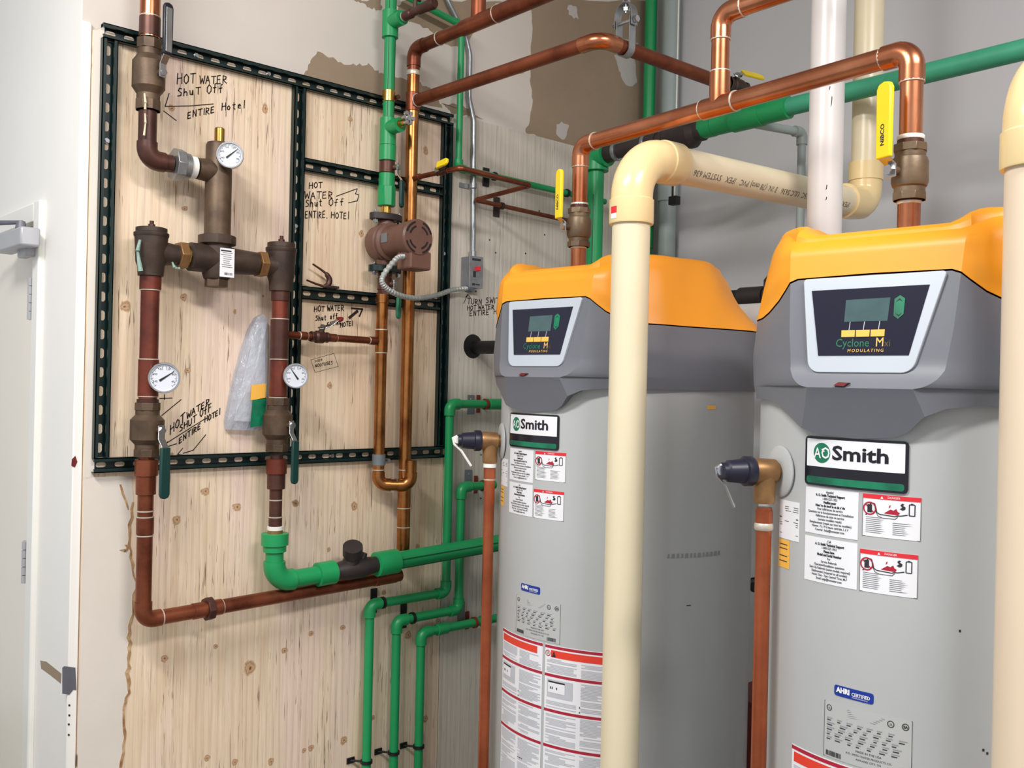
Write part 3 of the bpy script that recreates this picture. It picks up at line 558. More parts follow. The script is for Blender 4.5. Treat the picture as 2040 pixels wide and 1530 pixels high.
obj('access_cap', MB().tube([q-d*.012+Vector((-.012, -.014, .05)), q-d*.012+Vector((-.022, -.03, .078))], .032).lathe([(0, .012), (.018, .009)], at(q+d*.02+Vector((0, -.006, .03)), (.3, -.2, 1)), 10), 'iron', o, 30)
for s_ in (-1, 1): sleeve(o, q+d*(s_*.072), q+d*(s_*.086), .0255, 'tape', 'thread_tape', 'white thread tape')
o = thing('green_pipe', 'wide green plastic pipe running right behind the first heater', 'pipe', Q(760))
obj('pipe', MB().tube([Q(755), G0+d*1.55], .0300), 'green', o); sleeve(o, Q(750), Q(790), .0405, 'green', 'collar')
sd = Vector((0, -.72, .69)); a, b = Q(792), G0+d*1.5
for ang in (-.9, .25): v = Vector((0, -math.cos(ang), math.sin(ang)))*.0295; obj('stripe', MB().tube([a+v, b+v], .0022, 6), 'green_stripe', o)
# document bag
o = thing('document_bag', 'clear plastic bag of folded papers hung behind the right copper leg', 'bag', P(490, 850, 2.70))
ol = [(513, 632), (524, 626), (533, 634), (533, 700), (532, 790), (530, 848), (516, 858), (455, 856), (453, 840), (462, 790), (474, 740), (488, 690), (500, 655)]
n = len(ol); cen = Vector((0, 0, 0)); f0 = [P(*q, 2.705) for q in ol]
for v in f0: cen += v/n
vs = list(f0) + [Vector((cen.x+(v.x-cen.x)*.72, 2.688+.004*(i % 2), cen.z+(v.z-cen.z)*.78)) for i, v in enumerate(f0)] + [Vector((v.x, 2.729, v.z)) for v in f0] + [Vector((cen.x, 2.684, cen.z))]
obj('bag', MB().add(vs, [(i, (i+1) % n, n+(i+1) % n, n+i) for i in range(n)] + [(n+i, n+(i+1) % n, 3*n) for i in range(n)] + [(2*n+i, 2*n+(i+1) % n, (i+1) % n, i) for i in range(n)] + [tuple(range(2*n, 3*n))]), 'bag', o, 25)
flat('folded_paper', [(512, 645), (528, 640), (527, 780), (520, 840), (466, 838), (480, 770)], 2.722, 'white', o, .004)
flat('yellow_sticker', [(501, 767), (530, 764), (528, 794), (499, 797)], 2.681, 'btn', o, .0015); flat('green_sticker', [(503, 797), (530, 792), (528, 846), (498, 852)], 2.681, 'emblem', o, .0015)
# iron hook resting on the crossbar
o = thing('iron_hook', 'rusty iron hook lying on the short crossbar left of the pump', 'hook', P(640, 560, 2.70))
hk = [P(623, 526, 2.70), P(638, 536, 2.70), P(650, 545, 2.70), P(657, 556, 2.70), P(655, 567, 2.70), P(646, 571, 2.70), P(628, 565, 2.70), P(611, 558, 2.70)]
ln, _ = fillet(hk, .02); obj('hook_bar', MB().tube(ln, [.003+.007*math.sin(pi*i/(len(ln)-1)) for i in range(len(ln))], 10), 'copper_brown', o); obj('hook_base', MB().box((0, 0, 0), (.05, .02, .008), Matrix.Translation(P(660, 572, 2.70))), 'iron', o, 0, .002)
# ================================================================ PUMP LINE
YV = 2.672; XP = P(768, 480, YV).x; VP = lambda py, y=YV: Vector((XP, y, zat(XP, y, py)))
o = thing('green_pipe', 'upright green plastic pipe with two side tees above the pump', 'pipe', VP(320))
obj('pipe', MB().tube([VP(-170), VP(320)], .0187), 'green', o)
for ang in (-2.3, -.75): v = Vector((math.sin(ang+pi/2)*.0185, -math.cos(ang+pi/2)*.0185 if False else -.012, 0)); obj('stripe', MB().tube([VP(-160)+v, VP(235)+v], .002, 6), 'green_stripe', o)
for a, b in ((22, 76), (236, 290)): sleeve(o, VP(a), VP(b), .0275, 'green', 'tee')
sleeve(o, VP(290), VP(321), .0285, 'green', 'socket')
for py in (46, 256): obj('side_outlet', MB().lathe([(0, .024), (.055, .024)], at(VP(py)+Vector((0, -.015, 0)), (0, -1, 0)), 24), 'green', o)
o = thing('drain_valve', 'brown bronze drain valve pointing out of the top green tee', 'valve', VP(46)+Vector((0, -.2, 0)))
b = VP(46); yv = Vector((0, -1, 0))
obj('body', MB().lathe([(.065, .011), (.085, .011), (.085, .016), (.12, .016), (.125, .012), (.16, .012), (.165, .016), (.205, .016)], at(b, yv), 18), 'copper_brown', o); obj('outlet', MB().lathe([(.195, .017), (.235, .019), (.245, .014)], at(b, yv), 18), 'copper_brown', o)
for s_ in (.078, .096, .175): ring(o, b+yv*s_, yv, .0135, 'solder', k=1.15)
obj('spindle', MB().tube([b+yv*.14, b+yv*.14+Vector((.0, 0, .04))], .007), 'bronze', o); obj('handwheel', MB().tube([b+yv*.14+Vector((-.02, 0, .042)), b+yv*.14+Vector((.02, 0, .042))], .006), 'copper_brown', o)
o = thing('pipe_clamp', 'brass pipe clamp on the green pipe where it crosses the top channel', 'clamp', VP(192)); sleeve(o, VP(181), VP(203), .0215, 'brass', 'band'); obj('clamp_screw', MB().lathe([(-.016, .008), (.016, .008)], at(VP(192)+Vector((.026, -.004, 0)), (0, 1, 0)), 12), 'copper_brown', o)
o = thing('air_vent', 'small chrome vent valve in front of the tall copper pipe', 'valve', VP(250)+Vector((0, -.1, 0)))
b = VP(254); obj('nipple', MB().lathe([(.055, .013), (.075, .013), (.075, .011), (.105, .011)], at(b, yv), 16), 'brass', o)
cv = MB()
for k in range(6): a = k*pi/3; cv.lathe([(-.006, .007), (.006, .007)], at(b+yv*.115+Vector((.017*math.cos(a), 0, .010+.017*math.sin(a))), yv), 10)
obj('handwheel', cv.lathe([(-.005, .012), (.008, .010)], at(b+yv*.115+Vector((0, 0, .01)), yv), 12), 'steel', o)
ball_valve('small bronze ball valve with dark green lever above the pump flange', VP(334), (0, 0, 1), (.5, -.86, 0), .0195, 'copper_brown', (0, 0, -1), .125, 'grip_green', L=.036, body=1.35)
o = thing('green_union', 'green hex union joining the upper valve to the pump', 'pipe', VP(410))
sleeve(o, VP(346), VP(362), .0268, 'green', 'socket'); sleeve(o, VP(360), VP(374), .0272, 'green', 'socket'); hexnut(o, (VP(372)+VP(411))/2, Zd, .031, (VP(372)-VP(411)).length, 'green'); sleeve(o, VP(410), VP(426), .017, 'brass', 'nipple')
o = thing('circulation_pump', 'brown cast iron circulation pump with round slotted motor cover', 'pump', VP(540))
Zm = lambda py: zat(XP, YV, py); T = Matrix.Translation((XP, YV, 0)); cz = Zm(484)
for pa, pb, nm in ((440, 427, 'flange'), (543, 530, 'flange')):
    z0 = Zm(pa); pl = [(.062*math.cos(a)*(1 if abs(math.cos(a)) > .3 else 1), .036*math.sin(a)) for a in [i*pi/10 for i in range(20)]]
    fl = obj(nm, MB().prism(pl, Zm(pb)-z0, Matrix.Translation((XP, YV, z0))), 'iron' if pa == 440 else 'strut', o, 30, .002)
    for s_ in (-1, 1): obj('bolt', MB().lathe([(-.014, .0045), (.03, .0045)], Matrix.Translation((XP+s_*.048, YV-.008, z0)), 10).hexn(.009, -.012, -.003, Matrix.Translation((XP+s_*.048, YV-.008, z0))).hexn(.009, .017, .026, Matrix.Translation((XP+s_*.048, YV-.008, z0))), 'steel', fl, 20)
obj('volute', MB().lathe([(Zm(531), .026), (Zm(520), .029), (Zm(452), .029), (Zm(441), .026)], T, 24).lathe([(-.045, .040), (-.035, .06), (.005, .066), (.02, .066), (.024, .06)], at((XP, YV, cz), yv), 32), 'pump', o, 30)
obj('motor', MB().lathe([(.022, .062), (.035, .064), (.04, .054), (.12, .053), (.125, .057), (.165, .057)], at((XP, YV-.004, cz), yv), 36), 'pump', o, 30)
cv = obj('motor_cover', MB().lathe([(.163, .060), (.178, .060), (.184, .055), (.184, .012)], at((XP, YV-.004, cz), yv), 40), 'pump', o, 30)
sl = MB()
for rr, wd in ((.050, .0032), (.036, .0032)):
    for q in range(4):
        A = [q*pi/2+.30+k*(pi/2-.6)/8 for k in range(9)]; m = at((XP, YV-.004, cz), yv)
        for a0, a1 in zip(A[:-1], A[1:]): sl.add([((rr-wd)*math.cos(a0), (rr-wd)*math.sin(a0), .1846), ((rr+wd)*math.cos(a0), (rr+wd)*math.sin(a0), .1846), ((rr+wd)*math.cos(a1), (rr+wd)*math.sin(a1), .1846), ((rr-wd)*math.cos(a1), (rr-wd)*math.sin(a1), .1846)], [(0, 1, 2, 3)], m)
obj('cooling_slots', sl, 'black', cv, 0)
obj('junction_box', MB().box((XP+.012, YV-.148, cz-.072), (.085, .075, .06)), 'pump', o, 0, .006)
np = Vector((XP-.054, YV-.07, cz+.004)); n_ = obj('nameplate', MB().box((0, 0, 0), (.001, .034, .03), Matrix.Translation(np)), 'grey_brk', o, 0)
# flexible conduit
o = thing('flexible_conduit', 'ribbed silver conduit looping from the pump to the switch box', 'conduit', P(800, 590, 2.55))
c0 = Vector((XP-.032, YV-.15, cz-.062)); sb = P(940, 540, YP-.03)
cp = [c0, c0+Vector((-.035, -.01, -.012)), P(762, 552, 2.50), P(768, 572, 2.50), P(795, 588, 2.52), P(830, 594, 2.58), P(870, 588, 2.64), P(900, 578, 2.68), P(928, 575, 2.69)]
ln = []
for i in range(len(cp)-1):                                            # smooth the loop
    a_, b_, c_, d_ = cp[max(i-1, 0)], cp[i], cp[i+1], cp[min(i+2, len(cp)-1)]
    for k in range(22):
        u = k/22; ln.append(.5*((2*b_) + (c_-a_)*u + (2*a_-5*b_+4*c_-d_)*u*u + (3*b_-a_-3*c_+d_)*u**3))
ln.append(cp[-1]); obj('conduit', MB().tube(ln, [.0092 if i % 4 < 2 else .0072 for i in range(len(ln))], 12), 'flex', o, 25)
obj('connector', MB().tube([c0+Vector((.03, .01, .01)), c0], .0115, 10), 'steel', o); obj('connector', MB().tube([ln[-1], ln[-1]+Vector((.03, .005, 0))], .012, 10).tube([ln[-1]+Vector((.028, .005, -.008)), ln[-1]+Vector((.028, .005, .02))], .012, 10), 'bead', o)
# lower valve and copper leg
ball_valve('small ball valve with teal lever just below the pump', VP(566), (0, 0, 1), (.5, -.86, 0), .0185, 'copper_brown', (0, 0, -1), .105, 'txt_green', L=.038, body=1.3)
XQ = P(758, 760, YV).x; VQ = lambda py, y=YV: Vector((XQ, y, zat(XQ, y, py)))
o = thing('copper_pipe', 'golden copper pipe below the pump ending in a return bend', 'pipe', VQ(960))
XMn = 1.934; bend_z = zat(1.9, YV-.05, 968)
pipe(o, [VQ(586), Vector((XQ, YV, bend_z+.004)), Vector((XMn-.012, YV-.052, bend_z)), Vector((XMn-.012, YV-.052, bend_z+.085))], .0192, 'copper_gold', bend=.03, sock=.7)
sleeve(o, VQ(586), VQ(604), .022, 'copper_gold', 'adapter'); sleeve(o, VQ(656), VQ(702), .0212, 'copper_gold', 'tee'); ring(o, VQ(657), Zd, .0208); ring(o, VQ(703), Zd, .0208); ring(o, VQ(936), Zd, .021)
ring(o, Vector((XQ+.055, YV-.025, bend_z+.002)), (1, -.3, 0), .021, 'galv')
o = thing('pipe_clamp', 'grey steel clamp holding the golden copper pipe to the bottom channel', 'clamp', VQ(915)); sleeve(o, VQ(905), VQ(927), .0225, 'grey_brk', 'band'); obj('clamp_screw', MB().lathe([(-.014, .006), (.014, .006)], at(VQ(917)+Vector((.026, -.01, 0)), (0, 1, 0)), 12), 'steel', o)
# branch with the red handled valve
o = thing('copper_pipe', 'thin dark copper branch between the right leg and the pump leg', 'pipe', (XR, YM, VR(668).z))
bz = VR(666).z; bz2 = VQ(680).z; ba = Vector((XR+.022, YM, bz)); bb = Vector((XQ, YV, bz2)); bd = (bb-ba); B_ = lambda k: ba+bd*k
obj('pipe', MB().tube([ba, bb], .0115), 'copper_dull', o)
for k0, k1 in ((.13, .2), (.42, .5), (.86, .93)): sleeve(o, B_(k0), B_(k1), .0135, 'copper_dull')
for k in (.13, .2, .5, .86): ring(o, B_(k), bd, .0125)
ball_valve('tiny bronze valve with red tipped handle on the thin branch', B_(.33), bd, (.1, -.4, .9), .0125, 'copper_brown', (.95, -.1, .25), .055, 'darkred', L=.034, body=1.6)
# ================================================================ TALL COPPER PIPE AND THE UPPER LOOP
XM = XMn; YU = YV; VM = lambda py, y=YU: Vector((XM, y, zat(XM, y, py)))
o = thing('copper_pipe', 'tall copper pipe right of the pump rising to the top overhead line', 'pipe', VM(1110))
zt_ = VM(98).z; yb = 1.9; slope = -.03
tp = Vector((XM, YU, zt_)); te = Vector((XM+.04, -1.4, zt_+.05))
pipe(o, [VM(960), tp, te], .0212, 'copper_dull', bend=.035, sock=1.2)
obj('pipe', MB().tube([VM(148), VM(964)], .02125), 'copper_gold', o); sleeve(o, VM(964), VM(1112), .0225, 'copper_gold', 'lower_sleeve')
dU = (te-tp).normalized(); U_ = lambda s_: tp+dU*s_
sleeve(o, VM(185), VM(222), .0245, 'copper_dull', 'tee'); ring(o, VM(146), Zd, .0225, wd=.008); ring(o, VM(936), Zd, .0225); ring(o, VM(1012), Zd, .0225); ring(o, VM(1050), Zd, .0225)
sT = tp.y-P(932, 40, tp.y).y
s_t = YU-2.335; sleeve(o, U_(s_t-.075), U_(s_t+.09), .0255, 'copper_dull', 'tee'); obj('tee_branch', MB().tube([U_(s_t), U_(s_t)+Vector((0, 0, .075))], .024), 'copper_dull', o); obj('branch_pipe', MB().tube([U_(s_t)+Vector((0, 0, .07)), U_(s_t)+Vector((0, 0, .8))], .0205), 'copper_dull', o)
obj('pipe', MB().tube([U_(s_t+.09), te], .0265), 'copper_dull', o); ring(o, U_(s_t+.09), dU, .0262); ring(o, U_(.14), dU, .0225); ring(o, U_(s_t)+Vector((0, 0, .076)), Zd, .0235)
# the loop at mid height
o = thing('copper_pipe', 'dull copper overhead line bending round under the clevis hanger', 'pipe', (XM, YU, 2.49))
za = VM(203).z; k1 = Vector((1.955, 1.82, za+.006)); k2 = Vector((2.70, 1.82, za+.015))
pipe(o, [Vector((XM, YU-.0218, za)), k1, k2], .0208, 'copper_dull', bend=.04, sock=1.5, em='copper')
ring(o, Vector((XM, YU-.028, za)), (0, 1, 0), .0225); ring(o, k1+Vector((0, .33, 0)), (0, 1, 0), .0208)
o = thing('clevis_hanger', 'galvanised clevis hanger on a threaded rod at the overhead bend', 'hanger', k1+Vector((.11, 0, .02)))
h = k1+Vector((.105, 0, 0)); r_ = .026
path = [h+Vector((0, r_, .085)), h+Vector((0, r_, 0))] + [h+Vector((0, r_*math.cos(a), -r_*math.sin(a))) for a in [k*pi/10 for k in range(1, 10)]] + [h+Vector((0, -r_, 0)), h+Vector((0, -r_, .085))]
def strap(path, wd, th_, axis):
    mb = MB(); ax_ = Vector(axis)*wd/2; vs = []; n = len(path)
    for i, p in enumerate(path):
        tg = (path[min(i+1, n-1)]-path[max(i-1, 0)]).normalized(); nn = tg.cross(Vector(axis)).normalized()*th_
        vs += [p-ax_, p+ax_, p+ax_+nn, p-ax_+nn]
    mb.add(vs, [(0, 1, 2, 3), (4*n-1, 4*n-2, 4*n-3, 4*n-4)] + [(i*4+k, i*4+(k+1) % 4, i*4+4+(k+1) % 4, i*4+4+k) for i in range(n-1) for k in range(4)]); return mb
obj('lower_strap', strap(path, .026, .0025, (1, 0, 0)), 'galv', o)
path = [h+Vector((0, r_+.004, .06)), h+Vector((0, r_+.004, .09))] + [h+Vector((0, (r_+.004)*math.cos(a), .09+.038*math.sin(a))) for a in [k*pi/10 for k in range(1, 10)]] + [h+Vector((0, -r_-.004, .09)), h+Vector((0, -r_-.004, .06))]
obj('upper_yoke', strap(path, .026, .0025, (1, 0, 0)), 'galv', o); obj('cross_bolt', MB().lathe([(-.045, .0055), (.045, .0055)], at(h+Vector((0, 0, .075)), (0, 1, 0)), 10).hexn(.010, -.044, -.034, at(h+Vector((0, 0, .075)), (0, 1, 0))).hexn(.010, .034, .044, at(h+Vector((0, 0, .075)), (0, 1, 0))), 'steel', o, 20)
obj('threaded_rod', MB().tube([h+Vector((0, 0, .10)), Vector((h.x, h.y, 3.6))], .0052, 10), 'steel', o); obj('rod_nut', MB().hexn(.011, .13, .146, Matrix.Translation(h)).hexn(.011, .106, .116, Matrix.Translation(h)), 'steel', o, 20)
# thin copper zigzag on the wall
o = thing('copper_tube', 'thin dark copper tube zigzagging beside the electrical conduit', 'pipe', (2.24, 2.6, 2.23))
zz = zat(XM, YU, 356); T0 = [Vector((XM, YU-.0218, zz)), Vector((XM, 2.405, zz-.004)), Vector((2.245, 2.405, zz-.012)), Vector((2.245, 2.697, zz-.025)), Vector((2.86, 2.697, zz-.04))]
pipe(o, T0, .0085, 'copper_dull', bend=.012, sock=.6)
sleeve(o, T0[0], T0[0]+Vector((0, -.03, 0)), .011, 'copper_dull', 'adapter')
ball_valve('tiny valve with yellow lever on the thin zigzag tube', Vector((XM, 2.50, zz-.002)), (0, -1, 0), (-1, 0, .35), .0085, 'copper_brown', (0, -1, .12), .06, 'yel_grip', L=.026, body=1.5, rise=.3, g0=.015)
def plate_ring(name, label, c, axis, r, mat, bw, bh, group, out=.03, bmat=None, off=0):
    """pipe bracket: plate on the wall, a short rod and a ring round the pipe"""
    o = thing(name, label, 'clip', c, group); c = Vector(c)
    obj('plate', MB().box((c.x+off, (YP-.003), c.z), (bw, .005, bh)), bmat or mat, o, 0, .001)
    obj('rod', MB().tube([(c.x+off, YP-.003, c.z), (c.x+off*.3, c.y+r*.5, c.z)], .004, 8), mat, o)
    obj('ring', MB().lathe([(-.005, r), (-.005, r+.004), (.005, r+.004), (.005, r)], at(c, axis), 22, True), mat, o, 30)
    return o
plate_ring('pipe_bracket', 'rusty bell hanger on the thin copper tube under the conduit', (2.375, 2.697, zz-.028), (1, 0, 0), .0095, 'iron', .03, .075, None)
# thin green pipe
o = thing('green_pipe', 'slim green pipe down the wall and along behind the yellow lever', 'pipe', (2.1, 2.7, 2.3))
yk = 2.695; ga = P(800, -12, yk); gb = P(924, 52, yk); gc = P(909, 334, yk); gd = P(1205, 402, yk); gx = (gb.x+gc.x)/2
pipe(o, [ga, Vector((gx, yk, gb.z)), Vector((gx, yk, gc.z)), gd], .0118, 'green', bend=.018, sock=1.0, ek=1.35)
for px, lb_ in ((985, 'black clip on the slim green pipe next to the bell hanger'), (1130, 'black clip on the slim green pipe behind the yellow lever')):
    f_ = (P(px, 350, yk).x-gx)/(gd.x-gx); plate_ring('pipe_clip', lb_, Vector((gx, yk, gc.z)).lerp(gd, f_), (1, 0, 0), .0125, 'black', .03, .07, 'black clips on the slim green pipe', off=-.012)
# conduit and switch
o = thing('electrical_conduit', 'silver steel conduit bending down the wall to the grey switch box', 'conduit', P(942, 510, 2.715))
cp = [P(872, -60, 2.735), P(893, 5, 2.735), P(928, 75, 2.735), P(936, 110, 2.735), P(934, 195, 2.735), P(944, 240, 2.7205), P(943, 330, 2.7205), P(942, 512, 2.7205)]
ln, _ = fillet(cp, .09); obj('conduit', MB().tube(ln, .0098, 14), 'galv', o); sleeve(o, P(942, 500, 2.715), P(942, 513, 2.715), .013, 'steel', 'connector')
q = P(938, 370, 2.712); obj('strap', MB().box((q.x-.018, YP-.002, q.z), (.045, .003, .018)).lathe([(-.009, .012), (.009, .012)], at(P(943, 370, 2.715), Zd), 14), 'galv', o)
o = thing('switch_box', 'grey steel switch box with red toggle on the whitewashed plywood', 'switch', P(940, 545, YP))
sw = P(942, 543, 2.70); obj('box', MB().box((sw.x, 2.708, sw.z), (.062, .046, .112)), 'box_grey', o, 0, .002); pl = obj('cover_plate', MB().box((sw.x, 2.683, sw.z), (.066, .004, .116)), 'galv', o, 0, .001)
obj('toggle', MB().box((sw.x+.002, 2.672, sw.z+.012), (.010, .018, .016)), 'red', o, 0, .001, 'red toggle'); sk = MB().box((sw.x, 2.6805, sw.z+.046), (.04, .001, .008)).box((sw.x-.012, 2.6805, sw.z-.045), (.012, .001, .008)).box((sw.x+.008, 2.6805, sw.z-.045), (.02, .001, .004)).box((sw.x-.008, 2.6805, sw.z-.008), (.012, .001, .022)); obj('print', sk, 'print', pl, 0)
# black pipe out of the hole
o = thing('black_pipe', 'stubby black iron pipe coming out of a hole in the plywood', 'pipe', P(942, 692, YP))
bp = P(946, 692, YP); obj('pipe', MB().tube([bp+Vector((0, .05, 0)), bp+Vector((.02, -.42, -.002))], .0245), 'black', o); sleeve(o, bp+Vector((.017, -.36, 0)), bp+Vector((.019, -.41, 0)), .029, 'black')
# ================================================================ LOWER GREEN LINES
yl = 2.688
def low(label, pts, caps): 
    o = thing('green_pipe', label, 'pipe', pts[-1]); pipe(o, pts, .0155, 'green', bend=.024, sock=1.1, ek=1.3)
    for a, b in caps: sleeve(o, a, b, .0205, 'green', 'socket')
x1 = P(892, 1000, yl).x; za1 = P(920, 805, yl).z; zb1 = P(815, 1192, yl).z; xd1 = P(733, 1380, yl).x; zend = .12
low('leftmost green pipe dropping to the floor, stepping up to the upper red clip', [Vector((P(990, 805, yl).x, yl, za1)), Vector((x1, yl, za1)), Vector((x1, yl, zb1)), Vector((xd1, yl, zb1)), Vector((xd1, yl, zend))], [(Vector((P(972, 805, yl).x, yl, za1)), Vector((P(998, 805, yl).x, yl, za1)))])
x2 = P(916, 1100, yl).x; za2 = P(940, 969, yl).z; zb2 = P(850, 1226, yl).z; xd2 = P(787, 1380, yl).x
low('middle green pipe dropping to the floor, stepping up to the second red clip', [Vector((P(985, 967, yl).x, yl, za2)), Vector((x2, yl, za2)), Vector((x2, yl, zb2)), Vector((xd2, yl, zb2)), Vector((xd2, yl, zend))], [])
zb3 = P(900, 1249, yl).z; xd3 = P(836, 1400, yl).x
low('rightmost green pipe dropping to the floor from the lowest red clip', [Vector((P(1000, 1230, yl).x, yl, zb3)), Vector((xd3, yl, zb3)), Vector((xd3, yl, zend))], [(Vector((P(870, 1250, yl).x, yl, zb3)), Vector((P(890, 1250, yl).x, yl, zb3))), (Vector((P(958, 1236, yl).x, yl, zb3)), Vector((P(975, 1236, yl).x, yl, zb3)))])
for px, z, lb_ in ((762, zb1, 'black hanger on the upper sloping green line below the check valve'), (822, zb2, 'black hanger on the lower sloping green line below the check valve')):
    plate_ring('pipe_hanger', lb_, (P(px, 1200, yl).x, yl, z), (1, 0, 0), .0165, 'black', .026, .085, 'black hangers on the sloping green lines', off=-.008)
for xd, py, lb_ in ((xd1, 1517, 'black clip low on the leftmost green drop'), (xd2, 1499, 'black clip low on the middle green drop'), (xd3, 1487, 'black clip low on the rightmost green drop')):
    plate_ring('pipe_clip', lb_, (xd, yl, zat(xd, yl, py)), (0, 0, 1), .0165, 'black', .03, .02, 'black clips on the green drops', off=-.036)
for px, py, z, lb_ in ((967, 805, za1, 'red clip on the highest green line beside the first heater'), (962, 966, za2, 'red clip behind the first heater discharge pipe'), (945, 1234, zb3, 'red clip on the lowest green line')):
    plate_ring('pipe_clip', lb_, (P(px, py, yl).x, yl, z), (1, 0, 0), .0165, 'red_clip', .016, .066, 'red clips on the green lines')
for px, py, lb_ in ((937, 806, 'grey steel plate behind the highest green line'), (932, 955, 'grey steel plate above the second green line'), (918, 1218, 'grey steel plate behind the lowest green line')):
    o = thing('bracket_plate', lb_, 'bracket', P(px, py, YP), 'grey bracket plates on the plywood'); q = P(px, py, YP); obj('plate', MB().box((q.x, YP-.003, q.z), (.032, .004, .072)), 'grey_brk', o, 0, .001); obj('screw', MB().lathe([(0, .004), (.002, .003)], at((q.x, YP-.005, q.z+.02), (0, -1, 0)), 8), 'steel', o)
# ================================================================ WATER HEATERS
R = .3525
def sstep(a, b, x): t_ = max(0, min(1, (x-a)/(b-a))); return t_*t_*(3-2*t_)
def lerp(tb, x):
    if x <= tb[0][0]: return tb[0][1]
    for (a, b), (c, d_) in zip(tb[:-1], tb[1:]):
        if x <= c: return b+(d_-b)*(x-a)/(c-a)
    return tb[-1][1]
def xfront(z): return .36-.12*(z-1.65) + (max(0, 1.604-z)**2*8.5 if z < 1.604 else 0)
WID = [(1.555, .088), (1.558, .106), (1.564, .119), (1.574, .130), (1.588, .138), (1.66, .147), (1.75, .153), (1.87, .160)]
CORN = [(1.46, .357), (1.53, .366), (1.56, .374), (1.62, .378), (1.69, .371), (1.76, .357), (1.826, .342), (1.85, .330), (1.88, .31)]
SIDE = [(1.46, .356), (1.53, .358), (1.61, .357), (1.69, .344), (1.76, .327), (1.815, .310), (1.85, .292), (1.88, .27)]
REAR = [(1.46, .357), (1.53, .362), (1.69, .369), (1.725, .338), (1.76, .308), (1.79, .29), (1.83, .272), (1.85, .256), (1.88, .22)]
def facet(z):
    zz_ = max(z, 1.556); xf = xfront(zz_); w_ = lerp(WID, zz_)
    if z < 1.556: k_ = (1.556-z)/(1.556-1.466); xf = xf+(.357-xf)*min(1, k_)**.9; w_ = w_+.028*k_
    if z > 1.80: xf -= (z-1.80)**2*18
    return xf, w_
TE = 46
def hood_r(sp, z):
    """angle and radius at ring parameter sp: |sp| <= 1 on the flat front, 1..2 on the corner facet, 2..3 round the back"""
    a = abs(sp); sg = -1 if sp < 0 else 1; xf, w_ = facet(z); tc = math.degrees(math.atan2(w_, xf)); fl = .3572 if z < 1.5 else 0
    if a <= 1: y = w_*a; return sg*math.degrees(math.atan2(y, xf)), max(math.hypot(xf, y), fl)
    th = tc+(TE-tc)*(a-1) if a <= 2 else TE+(180-TE)*(a-2)
    base = lerp(CORN, z); base += (lerp(SIDE, z)-base)*sstep(46, 70, th); base += (lerp(REAR, z)-base)*sstep(78, 108, th)
    if a <= 2:
        p = Vector((xf, w_)).lerp(Vector((base*math.cos(math.radians(TE)), base*math.sin(math.radians(TE)))), a-1)
        th = math.degrees(math.atan2(p.y, p.x)); return sg*th, max(p.length+.006*math.sin(pi*(a-1)), fl)
    return sg*th, base
ZB0 = [(0, 1.466), (15, 1.472), (20, 1.482), (26, 1.505), (32, 1.525), (38, 1.531), (180, 1.531)]
def z_bot(th): return lerp(ZB0, abs(th+4))
ZYB = [(0, 1.757), (22.5, 1.755), (25, 1.742), (30, 1.718), (36, 1.699), (42, 1.690), (60, 1.687), (180, 1.685)]
def z_yb(th): return lerp(ZYB, abs(th))
def z_rim(th): return 1.828+.022*sstep(21, 30, abs(th))
SPS = [-3+i/36 for i in range(36)] + [-2+i/10 for i in range(10)] + [-1+i/10 for i in range(21)] + [1+i/10 for i in range(1, 11)] + [2+i/36 for i in range(1, 36)]
def th0(sp): return hood_r(sp, 1.74)[0]
TH0 = [th0(q) for q in SPS]
def hood_pt(y, z, off):
    return (.3615-.12*(z-1.65)+off, y, z)          # the panel itself is one flat plate
